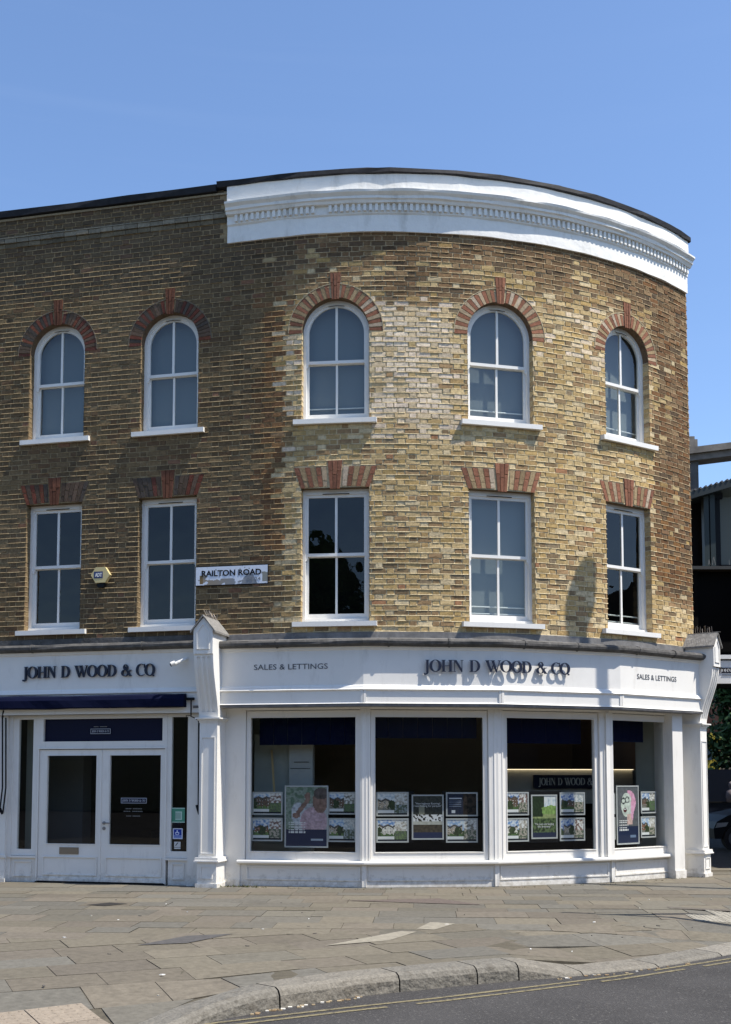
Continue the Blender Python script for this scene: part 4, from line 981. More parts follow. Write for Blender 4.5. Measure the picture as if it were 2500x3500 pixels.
def face_img(u, v):
    c = C('5d6065')
    if v < .30: c = C('16294d')
    else:
        if ((u-.56)/.34)**2+((v-.72)/.22)**2 < 1 and u > .50: c = C('e08cb4')
        if ((u-.46)/.27)**2+((v-.68)/.215)**2 < 1: c = C('c3cfc0')
        if abs(u-.6) < .13 and .33 < v < .52: c = C('d3a79b')
        if ((u-.72)/.07)**2+((v-.60)/.2)**2 < 1: c = C('e58fb8')
        for cx_, cz_ in ((.31, .75), (.49, .77)):
            q = ((u-cx_)/.10)**2+((v-cz_)/.052)**2
            if .55 < q < 1.25: c = C('30343a')
        if ((u-.38)/.09)**2+((v-.585)/.038)**2 < 1: c = C('5a1f24')
        n3 = noise.noise(Vector((u*12, v*18, 2)))+.5*noise.noise(Vector((u*30, v*45, 2))); c = tuple(max(.01, x*(1+.35*n3)) for x in c)
        if ((u-.38)/.06)**2+((v-.603)/.012)**2 < 1: c = C('efeee8')
    for k, vv in enumerate((.40, .365, .325, .28, .235)):
        if abs(vv-v) < .009 and .08 < u < .52-.04*(k % 2) and int(u*36) % 4: c = C('e8ebf0')
    if .10 < v < .135 and .62 < u < .88: c = C('5f7ba0')
    return c
def poster(i, x0, x1, y0, y1, img, label, name='property_poster', cat='poster', nx=48, ny=36, border=.09, group=None, off=-.37, clip=None, quote=None):
    f = FAC[i]; ya = (y0+y1)/2; u0, zt = onfr(f, x0, y0, off); u1, zb = onfr(f, x1, y1, off)
    zt = (onfr(f, x0, y0, off)[1]+onfr(f, x1, y0, off)[1])/2; zb = (onfr(f, x0, y1, off)[1]+onfr(f, x1, y1, off)[1])/2
    c0 = f.P((u0+u1)/2, off, zb)
    t = thing(name, label, cat, c0, group)
    b_ = .022 if border else 0
    fm = MB(); fn = lambda u, v, d: f.P(u, d, v)
    fm.prism([[(u0, zb), (u1, zb), (u1, zt), (u0, zt)], [(u0+b_, zb+b_), (u0+b_, zt-b_), (u1-b_, zt-b_), (u1-b_, zb+b_)]], fn, off-.012, off)
    fm.build('poster_frame', M_FRAME, t)
    pm = MB(); A, B, Zb, Zt = u0+b_, u1-b_, zb+b_, zt-b_
    for a in range(nx):
        for b in range(ny):
            ua, ub_ = A+(B-A)*a/nx, A+(B-A)*(a+1)/nx; za_, zb_ = Zb+(Zt-Zb)*b/ny, Zb+(Zt-Zb)*(b+1)/ny
            c = img((a+.5)/nx, (b+.5)/ny); g_ = sum(c)/3; c = tuple(min(.75, (x*.7+g_*.3)*1.05) for x in c)
            pm.quad(f.P(ua, off-.006, za_), f.P(ub_, off-.006, za_), f.P(ub_, off-.006, zb_), f.P(ua, off-.006, zb_), c)
    pm.build('print', M_VC, t)
    if quote:
        for k, (tx, zz, sz) in enumerate(quote):
            mb = text_mesh(tx, sz, f, (A+B)/2, Zb+(Zt-Zb)*zz, off-.005, .002, None, align='CENTER'); mb.build('print_lettering', mat('white_print', (.75, .75, .75)), t)
    return t
L1 = 'framed card of house photographs '
poster(0, 863, 966, 2707, 2785, house_img(1), L1+'top left in the first shop window, dim brown house', group='property cards')
poster(0, 861, 966, 2795, 2875, house_img(2), L1+'bottom left in the first shop window, pale villa', group='property cards')
poster(0, 1122, 1217, 2707, 2784, house_img(3), L1+'upper right of the tall child poster', group='property cards')
poster(0, 1121, 1217, 2796, 2878, house_img(4), L1+'lower right of the tall child poster', group='property cards')
poster(0, 974, 1122, 2685, 2897, child_img, 'tall poster of a child in a pink shirt in the first shop window', 'tall_poster', nx=44, ny=64, off=-.35)
poster(1, 1287, 1397.6, 2707, 2790, house_img(5), L1+'top left in the second shop window', group='property cards')
poster(1, 1287, 1397.6, 2797, 2880, house_img(6), L1+'bottom left in the second shop window, tall brick house', group='property cards')
poster(1, 1408, 1518, 2716, 2870, room_img, 'grey living room poster with white sofas in the middle of the second shop window', 'tall_poster', nx=36, ny=50, quote=[('"Herringbone flooring?', .80, .042), ('I was hoping for parquet"', .745, .042)])
poster(1, 1525, 1634, 2708, 2790, text_img, 'navy text card with a small white square, top right in the second shop window', group='property cards')
poster(1, 1525, 1634, 2797, 2880, house_img(8), L1+'bottom right in the second shop window', group='property cards')
poster(2, 1729, 1809, 2707, 2787, house_img(9), L1+'top left in the third shop window, white house', group='property cards')
poster(2, 1729, 1809, 2796, 2877, house_img(10), L1+'bottom left in the third shop window', group='property cards')
poster(2, 1816, 1907, 2716, 2867, park_img, 'green parkland poster with white quotation in the third shop window', 'tall_poster', nx=36, ny=50, quote=[('"I\'m just not feeling', .30, .044), ('the driveway"', .24, .044)])
poster(2, 1914, 2001, 2708, 2786, house_img(11), L1+'top right in the third shop window, lawn and red room', group='property cards')
poster(2, 1914, 2001, 2795, 2874, house_img(12), L1+'bottom right in the third shop window, brick front', group='property cards')
poster(3, 2079, 2104, 2712, 2783, lambda u, v: C('dfe2e6') if (abs(v-.6) > .15 or int(v*40) % 3) else C('b5b9bf'), 'plain white notice sheet at the left edge of the fourth shop window', 'notice_sheet', 'notice', nx=8, ny=20)
poster(3, 2079, 2105, 2793, 2870, house_img(13), L1+'narrow, half hidden left of the pink haired poster', group='property cards', nx=12)
poster(3, 2107, 2187, 2685, 2886, face_img, 'tall poster of a shouting face with pink hair in the fourth shop window', 'tall_poster', nx=44, ny=64, off=-.35)
poster(3, 2191, 2243.6, 2705, 2780, house_img(14), L1+'top right in the fourth shop window', group='property cards')
poster(3, 2191, 2243.6, 2790, 2863, house_img(15), L1+'bottom right in the fourth shop window, red gabled house', group='property cards')
# dark display rails that carry the cards
for i, (a, b) in enumerate(((1282, 1650), (1800, 1925), (2100, 2115), (2180, 2200))):
    f = FAC[(1, 2, 3, 3)[i]]; u0, z1_ = onfr(f, a+4, 2704, -.4); u1, z0_ = onfr(f, b-4, 2878, -.4); mb = MB()
    if i == 0: 
        for xa, xb in ((1398, 1407), (1519, 1524)):
            a_, _ = onfr(f, xa-8, 2704, -.4); b_, _ = onfr(f, xb+8, 2704, -.4); mb.fbox(f, a_, b_, -.40, -.395, z0_, z1_)
    else: mb.fbox(f, u0, u1, -.40, -.395, z0_, z1_)
    mb.build('display_rail', M_BLACK, BLD)
# stickers on the right sidelight
def sticker(x0, x1, y0, y1, paint, label, nx=14, ny=16):
    u0, z1_ = onfr(LD, x0, y0, -.02); u1, z0_ = onfr(LD, x1, y1, -.02); mb = MB()
    for a in range(nx):
        for b in range(ny):
            c = paint((a+.5)/nx, (b+.5)/ny); q = lambda i_, j_: LD.P(u0+(u1-u0)*i_/nx, -.026, z0_+(z1_-z0_)*j_/ny); mb.quad(q(a, b), q(a+1, b), q(a+1, b+1), q(a, b+1), c)
    q = LD.P; mb.fbox(LD, u0, u1, -.0285, -.0275, z0_, z1_, (.4, .4, .4))
    o = mb.build('window_sticker', M_VC); o['label'] = label; o['category'] = 'sticker'
sticker(587, 631.5, 2761, 2812, lambda u, v: C('a9c7b8') if (abs(v-.5) > .46) else (C('b5cfc2') if abs(u-.52) < .27 and abs(v-.48) < .27 and not (abs(u-.52) < .22 and abs(v-.48) < .23) else C('4f8b74') if not (abs(u-.52) < .22 and abs(v-.48) < .23) else C('8fa99c')), 'green square sticker, topmost on the narrow glass right of the door')
def wheel(u, v):
    if min(u, 1-u, v, 1-v) < .08: return C('c9cfe0')
    q = ((u-.45)/.20)**2+((v-.52)/.14)**2
    if .45 < q < 1.15: return C('cfd8f2')
    if abs(u-.43) < .05 and .6 < v < .84: return C('cfd8f2')
    if abs(v-.29) < .03 or abs(v-.17) < .03: return C('8fa2d8')
    return C('1a3890')
sticker(591, 624, 2831, 2868, wheel, 'blue wheelchair sticker with white border, below the green square sticker', 20, 24)
sticker(595.5, 617, 2877, 2902, lambda u, v: C('2a2a2a') if abs((v-.6)-(u-.35)*1.1) < .09 and .2 < u < .6 and v > .45 else (C('8a8a88') if abs(v-.22) < .05 else C('c9cac8')), 'small white sticker with a black mark, lowest on the glass right of the door', 16, 18)

# ------------------------------------------------------------------ things fixed to the walls
# street name plate
u0, zt_ = onfr(LF, 671, 1938, .02); sP = wpt(-.74, .022, 0)
FN = Fr(wpt(-1.345, .02, 0)[0], wpt(-1.345, .02, 0)[1], PH0+rad(1.2))
npl = thing('street_name_plate', 'white enamel street name plate with peeling paint and black letters', 'street sign', FN.P(.6, .0, 4.67))
mb = MB(); mb.fbox(FN, 0, 1.205, 0, .018, 4.672, 4.985); mb.build('plate_edge', M_BLACK, npl)
mb = MB(); nx, ny = 110, 30
def plate(u, v):
    n1 = noise.noise(Vector((u*6, v*2.2, 4)))+.45*noise.noise(Vector((u*17, v*7, 1)))
    lim = .62-v*1.15
    if .10 < u < .97 and n1+lim > .30 and v < .62: return mixc(C('8f8474'), C('85888c'), sstep(.2, .6, u)) if u < .92 else C('86867e')
    if u > .93 and .1 < v < .6: return C('86867e')
    if .05 < u < .1 and .08 < v < .55 and n1 > -.3: return C('7d6746')
    if noise.noise(Vector((u*30, v*9, 7))) > .52: return C('8c8f92')
    return C('d3d9e2')
for a in range(nx):
    for b in range(ny):
        q = lambda i_, j_: FN.P(.012+1.181*i_/nx, .0195, 4.684+.289*j_/ny); mb.quad(q(a, b), q(a+1, b), q(a+1, b+1), q(a, b+1), plate((a+.5)/nx, (b+.5)/ny))
mb.build('enamel_face', M_VC, npl)
text_mesh('RAILTON ROAD', .128, FN, .11, 4.825, .020, .003, .98, bold=.003).build('lettering', M_BLACK, npl)
text_mesh('SE 24', .075, FN, .86, 4.735, .020, .003, .22, bold=.001).build('district_lettering', mat('worn_letter', (.22, .23, .25)), npl)
# alarm box
fc = wpt(-2.955, 0, 0); FA = Fr(fc[0], fc[1], PH0); AZ = 4.915
al = thing('alarm_box', 'cream hexagonal alarm box with navy badge between the lower left windows', 'alarm box', FA.P(0, 0, AZ-.17))
hx = [(.165*cos(rad(60*k)), AZ+.145*sin(rad(60*k))) for k in range(6)]
mb = MB(); mb.prism([hx], lambda u, v, d: FA.P(u, d, v), .0, .085)
for k in range(5): mb.prism([[(x*.95+.012, AZ+(y-AZ)*.97) for x, y in hx]], lambda u, v, d: FA.P(u, d, v), -.0, .0)if 0 else None
mb.build('housing', mat('cream_plastic', (.62, .50, .24), rough=.5), al)
mb = MB(); mb.fbox(FA, -.11, .045, .085, .087, AZ-.055, AZ+.055); mb.build('badge', mat('badge_blue', (.03, .05, .14)), al)
text_mesh('ADT', .085, FA, -.03, AZ-.03, .087, .003, .12, bold=.003, align='CENTER').build('lettering', M_WHITE2, al)
mb = MB(); mb.prism([[(-.075, AZ-.14), (.075, AZ-.14), (.05, AZ-.20), (-.05, AZ-.20)]], lambda u, v, d: FA.P(u, d, v), 0, .07); mb.build('strobe_lens', M_BLACK, al)
# security camera
cc_ = thing('security_camera', 'small white bullet camera on the left fascia by the scrolled bracket', 'camera', LFF.P(-1.42, 0, 3.40))
mb = MB(); mb.tube([LFF.P(-1.36, 0, 3.50), LFF.P(-1.40, .08, 3.46)], .018); mb.tube([LFF.P(-1.385, .0, 3.50), LFF.P(-1.385, .012, 3.50)], .035, 12); mb.build('bracket', M_WHITE2, cc_)
mb = MB(); mb.tube([LFF.P(-1.37, .075, 3.48), LFF.P(-1.52, .15, 3.40)], .031, 14); mb.tube([LFF.P(-1.50, .155, 3.425), LFF.P(-1.56, .18, 3.40)], .036, 14); mb.build('camera_body', M_WHITE2, cc_)
mb = MB(); mb.tube([LFF.P(-1.556, .178, 3.392), LFF.P(-1.566, .184, 3.386)], .026, 12); mb.build('lens', M_BLACK, cc_)

# ------------------------------------------------------------------ ground
KT = [(-9, 4.6), (-4, 6.6), (-1.53, 7.91), (-1.17, 8.66), (-.76, 9.10), (-.12, 9.62), (.23, 9.82), (.97, 10.21), (1.34, 10.38), (1.95, 10.62), (2.75, 11.05), (3.70, 11.85), (7, 14.9), (16, 24)]
def kz(i): return KT[i]
def ky(x):
    for (a, b) in zip(KT, KT[1:]):
        if a[0] <= x <= b[0]: return a[1]+(b[1]-a[1])*(x-a[0])/(b[0]-a[0])
    return KT[0][1] if x < KT[0][0] else KT[-1][1]
rd = MB(); rd.quad((-900, -900, -.15), (900, -900, -.15), (900, 900, -.15), (-900, 900, -.15))
o = rd.build('road', M_ROAD); o['kind'] = 'structure'
pv = MB(); PE = [(16, 24.2), (8.6, 19.6), (6.2, 19.45), (6.0, 30), (-14, 34), (-14, 2)]
def off_kt(d):
    out_ = []
    for i, p in enumerate(KT):
        a = KT[max(0, i-1)]; b = KT[min(len(KT)-1, i+1)]; t = Vector((b[0]-a[0], b[1]-a[1])).normalized(); out_.append((p[0]-t.y*d, p[1]+t.x*d))
    return out_
def droph(x):   # kerb height above the road: full in the middle, dropped at both crossings
    return .03+.125*sstep(-1.75, -.75, x)*(1-sstep(1.25, 2.05, x))
def zg(x, y):    # pavement level, falling to the dropped kerbs
    d = max(0, (y-ky(x))*.82-.3); return -(.155-droph(x))*.9*(1-sstep(0, 1.5, d))
KIX = off_kt(.30)
def kiy(x):
    for a, b in zip(KIX, KIX[1:]):
        if a[0] <= x <= b[0]: return a[1]+(b[1]-a[1])*(x-a[0])/(b[0]-a[0])
    return KIX[0][1] if x < KIX[0][0] else KIX[-1][1]
for i in range(70):
    xa, xb = -14+30*i/70, -14+30*(i+1)/70
    ys = lambda x, t: (kiy(x)-.01)+((34 if x < 6.3 else (19.42 if x < 9 else 19.42+(x-9)*.68))-kiy(x))*t
    T = [0, .005, .01, .02, .03, .045, .06, .08, .1, .3, .6, 1]
    for ta, tb in zip(T, T[1:]):
        q = [(xa, ys(xa, ta)), (xb, ys(xb, ta)), (xb, ys(xb, tb)), (xa, ys(xa, tb))]
        pv.poly([(x, y, zg(x, y)-.006) for x, y in q], (.09, .078, .056))
# slabs in rough courses, cut to the kerb line
SC = [(.148, .128, .095), (.140, .122, .09), (.130, .120, .096), (.152, .132, .098), (.126, .119, .102), (.144, .122, .094), (.136, .115, .092), (.120, .116, .103)]
def clip(poly, a, b):   # keep left side of a->b
    out_ = []; n = len(poly)
    sd_ = lambda p: (b[0]-a[0])*(p[1]-a[1])-(b[1]-a[1])*(p[0]-a[0])
    for i in range(n):
        p, q = poly[i], poly[(i+1) % n]; s0, s1 = sd_(p), sd_(q)
        if s0 >= 0: out_.append(p)
        if s0*s1 < 0: t = s0/(s0-s1); out_.append((p[0]+(q[0]-p[0])*t, p[1]+(q[1]-p[1])*t))
    return out_
KI = off_kt(.30)
BL_ = [VP[0], VP[1], VP[2], VP[3], VP[4]]
def laid(p0, p1, q0, q1, ang, ox, oy, rows, wid):
    """courses of slabs between local bounds"""
    ca, sa = cos(ang), sin(ang); y = p1
    while y < q1:
        dh = rnd.choice(rows); x = p0-rnd.random()*.6
        while x < q0:
            w = rnd.uniform(*wid); g_ = .0015+(.007 if rnd.random() < .25 else .002)*rnd.random()
            quad = [(x+g_, y+g_), (x+w-g_, y+g_+rnd.uniform(-.004, .004)), (x+w-g_, y+dh-g_), (x+g_, y+dh-g_)]
            Q = [(ox+ca*u-sa*v, oy+sa*u+ca*v) for u, v in quad]
            yield Q; x += w
        y += dh
def slab(Q, c, dz=0, tilt=.002):
    if len(Q) < 3: return
    A = sum(Q[i][0]*Q[(i+1) % len(Q)][1]-Q[(i+1) % len(Q)][0]*Q[i][1] for i in range(len(Q)))/2
    if abs(A) < .004: return
    z_ = rnd.uniform(-.002, .003); tx, ty = rnd.uniform(-tilt, tilt), rnd.uniform(-tilt, tilt); cx_, cy_ = Q[0]
    top = [(x, y, z_+zg(x, y)+(x-cx_)*tx+(y-cy_)*ty) for x, y in Q]; n = len(pv.v); m = len(Q)
    pv.v += top+[(x, y, t_[2]-.03) for (x, y), t_ in zip(Q, top)]; pv.f.append(tuple(range(n, n+m))); pv.c.append(c)
    for i in range(m): pv.f.append((n+i, n+m+i, n+m+(i+1) % m, n+(i+1) % m)); pv.c.append(tuple(x*.5 for x in c))
def inkerb(Q):
    mx_ = sum(p[0] for p in Q)/len(Q)
    for a, b in zip(KI, KI[1:]):
        if a[0] <= mx_ < b[0]: Q = clip(Q, a, b)
    return Q if len(Q) > 2 else []
def slabcol():
    c = mixc(rnd.choice(SC), (.132, .116, .086), .45); k = rnd.uniform(.85, 1.12); return tuple(x*k for x in c)
TQ = [(-6, 7.2), (-2.16, 8.84), (-1.40, 7.7), (-1.2, 7.0), (-6, 5)]
SPLIT = ((-14, 9.2), (-1.1, 12.2), (2.2, 12.6), (16, 13.5))
def sy(x):
    for a, b in zip(SPLIT, SPLIT[1:]):
        if a[0] <= x <= b[0]: return a[1]+(b[1]-a[1])*(x-a[0])/(b[0]-a[0])
    return 12
# zone A: courses roughly parallel to the shopfront
for Q in laid(-13, 0, 17, 12.0, rad(-3), 0, 9.2, (.50, .38, .60, .45), (.45, .95)):
    cx_, cy_ = sum(p[0] for p in Q)/4, sum(p[1] for p in Q)/4
    if cy_ < sy(cx_) or cx_ > 9.5 or cy_ > 21 or (cx_ > 6.4 and cy_ > 19.1+(cx_-6.4)*.1) or cy_ < ky(cx_): continue
    slab(inkerb(Q), slabcol())
# zone B: courses turned with the kerb, near the camera
ang = rad(24)
for Q in laid(-12, -4, 15, 9, ang, 0, 8.0, (.55, .62, .5), (.55, .95)):
    cx_, cy_ = sum(p[0] for p in Q)/4, sum(p[1] for p in Q)/4
    if cy_ > sy(cx_)+.35 or cy_ < ky(cx_)-.6: continue
    if cx_ < -1.5 and cy_ < 8.84+(cx_+2.16)*.6-.12: continue
    slab(inkerb(Q), slabcol(), -.0045)
# odd pale strips and dark cover let into the slabs
G = lambda x, y, z=0: (lambda d: (d[0]*(z-HC)/d[2], (z-HC)/d[2]))(ray(x, y))
for pts_, c in (([(1110, 3234), (1330, 3216), (1425, 3186), (1370, 3184)], (.25, .225, .175)), ([(1425, 3176), (1485, 3179), (1558, 3158), (1472, 3153)], (.25, .225, .175)), ([(296, 3094), (360, 3098), (438, 3090), (375, 3086)], (.03, .027, .024)), ([(470, 3232), (640, 3225), (800, 3193), (640, 3200)], (.082, .077, .073)), ([(1180, 3079), (1330, 3084), (1650, 3094), (1500, 3072)], (.115, .092, .078)), ([(2280, 3100), (2500, 3110), (2500, 3116), (2290, 3106)], (.12, .105, .085))):
    pv.poly([(*G(x, y), .006) for x, y in pts_], c)
o = pv.build('pavement', M_SLAB); o['kind'] = 'structure'
# kerb stones
kb = MB()
def along(pts, ds):
    out_ = []
    for a, b in zip(pts, pts[1:]):
        L_ = math.hypot(b[0]-a[0], b[1]-a[1]); n = max(1, int(L_/ds))
        for k in range(n): out_.append((a[0]+(b[0]-a[0])*k/n, a[1]+(b[1]-a[1])*k/n))
    out_.append(pts[-1]); return out_
joints = [-9, -7.6, -6.2, -4.9, -3.6, -2.6, -1.62, -.70, .27, .96, 1.35, 1.98, 2.78, 3.6, 4.5, 5.4, 6.3, 7.2, 8.2, 9.4, 10.6, 12, 13.5, 15]
for a, b in zip(joints, joints[1:]):
    n = 8; c = rnd.choice([(.185, .168, .138), (.21, .192, .16), (.165, .152, .127), (.195, .175, .142)]); X = [a+.006+(b-a-.012)*k/n for k in range(n+1)]; secs = []
    for x in X:
        e = .05; t = Vector((2*e, ky(x+e)-ky(x-e))).normalized(); nx_, ny_ = -t.y, t.x; y = ky(x); zt_ = -.15+droph(x)+.006*noise.noise(Vector((x*3, y, 0)))
        bt = .010*noise.noise(Vector((x*6, 2, 0)))
        pr = [(-.05-0+bt, -.20), (-.042+bt, zt_-.06), (-.02+bt, zt_-.02), (.02, zt_), (.30, zg(x+nx_*.3, y+ny_*.3)+.002), (.31, -.2)]
        secs.append([(x+nx_*o_, y+ny_*o_, z_) for o_, z_ in pr])
    base_ = len(kb.v)
    for s_ in secs: kb.v += s_
    for i in range(n):
        for k in range(5):
            q = base_+i*6+k; kb.f.append((q, q+6, q+7, q+1)); kb.c.append(tuple(x*(.72 if k == 0 else 1) for x in c) if 0 else c)
    for e_ in (0, n): kb.f.append(tuple(base_+e_*6+k for k in range(6))); kb.c.append((.03, .03, .03))
o = kb.build('kerb', M_KERB); o['kind'] = 'structure'
# side-street kerb beyond the corner
kb = MB(); kb.box(6.25, 30, 19.42, 19.56, -.2, .0, (.12, .115, .11))
o = kb.build('kerb', M_KERB); o['kind'] = 'structure'
# double yellow lines
YL = [G(*p, -.15) for p in ((560, 3525), (760, 3497), (1200, 3446), (1500, 3414), (1800, 3378), (2100, 3341), (2500, 3279))]
YL.append((YL[-1][0]+6, YL[-1][1]+5.2))
yl = MB(); pts = along(YL, .25)
for o_ in (0, -.125):
    for i in range(len(pts)-1):
        a, b = pts[i], pts[i+1]; t = Vector((b[0]-a[0], b[1]-a[1])).normalized(); nx_, ny_ = -t.y, t.x
        w0, w1 = [.045*(1+.25*noise.noise(Vector((p[0]*5, o_*9, 1)))) for p in (a, b)]
        if noise.noise(Vector((a[0]*2.3, a[1]*2.3, o_*20))) > .42: continue
        yl.quad((a[0]+nx_*o_, a[1]+ny_*o_, -.146), (b[0]+nx_*o_, b[1]+ny_*o_, -.146), (b[0]+nx_*(o_+w1), b[1]+ny_*(o_+w1), -.146), (a[0]+nx_*(o_+w0), a[1]+ny_*(o_+w0), -.146))
o = yl.build('road_marking', M_YEL); o['kind'] = 'structure'
# blister paving
tp = MB()
def blister(F, u0, v0, S, c, dz=.0, n=6):
    P = lambda u, v, z_: F.P(u, -v, z_)
    g_ = .005; Z = lambda u, v: zg(*P(u, v, 0)[:2])
    tp.hexa([P(u, v, Z(u, v)-.05) for u, v in ((u0+g_, v0+g_), (u0+S-g_, v0+g_), (u0+S-g_, v0+S-g_), (u0+g_, v0+S-g_))]+[P(u, v, Z(u, v)+dz) for u, v in ((u0+g_, v0+g_), (u0+S-g_, v0+g_), (u0+S-g_, v0+S-g_), (u0+g_, v0+S-g_))], c)
    for i in range(n):
        for j in range(n):
            cu_, cv = u0+S*(i+.5)/n, v0+S*(j+.5)/n; r_, base_ = .0125, len(tp.v)
            for rr_, zz in ((.016, dz+Z(cu_, cv)-.001), (.012, dz+.0045+Z(cu_, cv))):
                for k in range(8): tp.v.append(P(cu_+rr_*cos(k*pi/4), cv+rr_*sin(k*pi/4), zz))
            for k in range(8): tp.f.append((base_+k, base_+(k+1) % 8, base_+8+(k+1) % 8, base_+8+k)); tp.c.append(c)
            tp.f.append(tuple(base_+8+k for k in range(8))); tp.c.append(c)
e0, e1 = G(0, 3432.4), G(280, 3402.8); aT = math.atan2(e1[1]-e0[1], e1[0]-e0[0])
FT = Fr(e1[0], e1[1], aT)
for i in range(7):
    for j in range(4):
        k_ = rnd.uniform(.9, 1.1); blister(FT, -.44*(i+1), -.44*(j+1), .44, (.235*k_, .195*k_, .15*k_), .004)
t0 = G(2335, 3124)
FT2 = Fr(t0[0], t0[1], rad(4))
for i in range(8):
    for j in range(1 if i == 0 else 2): blister(FT2, .4*i, -.25+.4*j-.2, .4, (.27, .25, .205), .008)
o = tp.build('blister_paving', M_TACT); o['kind'] = 'structure'
# litter and weeds along the foot of the shopfront
wd = MB()
def weed(x, y, n, s_):
    for k in range(n):
        a = rnd.random()*2*pi; l_ = s_*rnd.uniform(.5, 1.2); x0, y0 = x+rnd.uniform(-.12, .12), y+rnd.uniform(-.02, .02)
        dx, dy = cos(a)*l_*.6, sin(a)*l_*.5; h = l_*rnd.uniform(.3, .9); w = .006
        wd.poly([(x0-w, y0, .005), (x0+w, y0, .005), (x0+dx, y0+dy, h)], rnd.choice([(.05, .07, .02), (.10, .09, .04), (.15, .12, .07)]))
for fr_, n in ((FAC[0], 10), (FAC[1], 3), (FAC[2], 5), (FAC[3], 9)):
    for k in range(n):
        p = fr_.P(rnd.uniform(.2, fr_.L), .02, 0); weed(p[0], p[1], rnd.choice((4, 8, 16)), rnd.uniform(.02, .05))
p = FAC[0].P(.55, .02, 0)
for k in range(4): weed(p[0]+k*.12, p[1], 26, .06)
o = wd.build('weeds', mat('dry_weed', rough=.9, vc=True)); o['kind'] = 'stuff'; o['label'] = 'small dry weeds and grit along the foot of the shopfront'; o['category'] = 'weeds'
lt = MB()
for k in range(38):
    x = rnd.uniform(-4, 5); y = rnd.uniform(ky(x)+.3, 16.2); a = rnd.random()*3; l_ = rnd.uniform(.012, .03); c = rnd.choice([(.75, .74, .7), (.6, .55, .45), (.10, .09, .08), (.07, .06, .06)])
    lt.hexa([(x+cos(a+q)*l_*(1 if q in (0, 3.14) else .4), y+sin(a+q)*l_*(1 if q in (0, 3.14) else .4), z_) for z_ in (0, .008) for q in (0, 1.57, 3.14, 4.71)], c)
for k in range(50):
    x = rnd.choice([rnd.uniform(-.9, 0), rnd.uniform(1.5, 3.2)]); y = ky(x)-rnd.uniform(.08, .16); l_ = rnd.uniform(.008, .02); lt.hexa([(x+dx*l_, y+dy*l_, z_) for z_ in (-.15, -.142) for dx, dy in ((-1, -1), (1, -1), (1, 1), (-1, 1))], rnd.choice([(.25, .17, .09), (.35, .27, .16), (.6, .57, .5)]))
o = lt.build('litter', mat('litter_bits', rough=.9, vc=True)); o['kind'] = 'stuff'; o['label'] = 'cigarette ends and grit scattered on the paving and in the gutter'; o['category'] = 'litter'

# ------------------------------------------------------------------ beyond the corner, right edge
def bx_(mb, xa, xb, ya, yb, Y, dep, c=(1, 1, 1)):
    p0, p1 = atY(xa, yb, Y), atY(xb, ya, Y); mb.box(p0[0], p1[0], Y, Y+dep, p0[2], p1[2], c)
YB = 27.0
rb = thing('railway_bridge', 'black girder railway bridge with a green canopy and ledge behind the corner, with an unseen deck added for road shade', 'bridge', (atY(2440, 2300, YB)[0], YB, -.15))
mb = MB(); zt_, zb_ = atY(2400, 1955, YB)[2], atY(2400, 2250, YB)[2]; X0 = 6.9
mb.box(X0, 22, YB, YB+9, zb_, zt_); mb.box(9.4, 24, 21, YB-.4, zb_, zt_)  # second box: unseen deck added to shade the side street
for k in range(9): mb.box(X0+.9+k*1.7, X0+1.0+k*1.7, YB-.12, YB, zb_, zt_)
mb.box(X0, 22, YB-.16, YB-.002, zb_, zb_+.12)
mb.build('girder', mat('shaded_black_steel', (.004, .004, .004), rough=.8, spec=.08), rb)  # black paint, darkened further in place of the shade under the canopy
mb = MB(); mb.box(X0, 22, YB-.35, YB+1.2, zt_+.004, zt_+.08); mb.build('ledge', mat('ledge_grey', (.04, .04, .037)), rb)
mb = MB()
pA, pB = atY(2340, 1686, YB), atY(2520, 1632, YB); sl_ = (pB[2]-pA[2])/(pB[0]-pA[0])
mb.hexa([(pA[0], YB+4, pA[2]-.18), (22, YB+4, pA[2]+sl_*(22-pA[0])-.18), (22, YB+4, pA[2]+sl_*(22-pA[0])), (pA[0], YB+4, pA[2]), (pA[0], YB, pA[2]-.18), (22, YB, pA[2]+sl_*(22-pA[0])-.18), (22, YB, pA[2]+sl_*(22-pA[0])), (pA[0], YB, pA[2])])
mb.build('canopy', mat('green_black_paint', (.010, .016, .016), rough=.5), rb)
mb = MB()
for k in range(60): x = pA[0]+k*.13; mb.tube([(x, YB-.02, pA[2]+sl_*(x-pA[0])+.01), (x, YB+4, pA[2]+sl_*(x-pA[0])+.01)], .028, 6)
mb.build('corrugated_roof', mat('corrugated_grey', (.11, .11, .11)), rb)
mb = MB(); bx_(mb, 2366, 2412, 1690, 1948, YB+1, .3); bx_(mb, 2444, 2460, 1680, 1948, YB+.5, .3); mb.build('screen', M_BLACK, rb)
mb = MB(); bx_(mb, 2411, 2426, 1690, 1945, YB+.3, .2); bx_(mb, 2428, 2443, 1690, 1945, YB+.3, .2); mb.build('column', mat('dull_green_paint', (.014, .024, .022), rough=.5), rb)
mb = MB(); bx_(mb, 2461, 2800, 1700, 1930, YB+.6, .1); mb.build('pale_panel', mat('pale_panel', (.13, .135, .11)), rb)
mb = MB(); bx_(mb, 2444, 2470, 1684, 1704, YB+.45, .1); mb.build('panel_frame', M_BLACK, rb); mb = MB(); bx_(mb, 2460, 2800, 1930, 1945, YB+.5, .2); mb.build('panel_frame', M_BLACK, rb)
mb = MB(); p = atY(2380, 1950, YB)
for k in range(26):
    x = p[0]+.2+k*.055+rnd.uniform(-.01, .01)
    if 3 < k < 9: continue
    mb.tube([(x, YB-.3, p[2]+.08), (x+rnd.uniform(-.04, .04), YB-.3, p[2]+.08+rnd.uniform(.1, .2))], .006, 4)
mb.build('ledge_spikes', mat('dull_wire', (.22, .21, .19), rough=.6), rb)
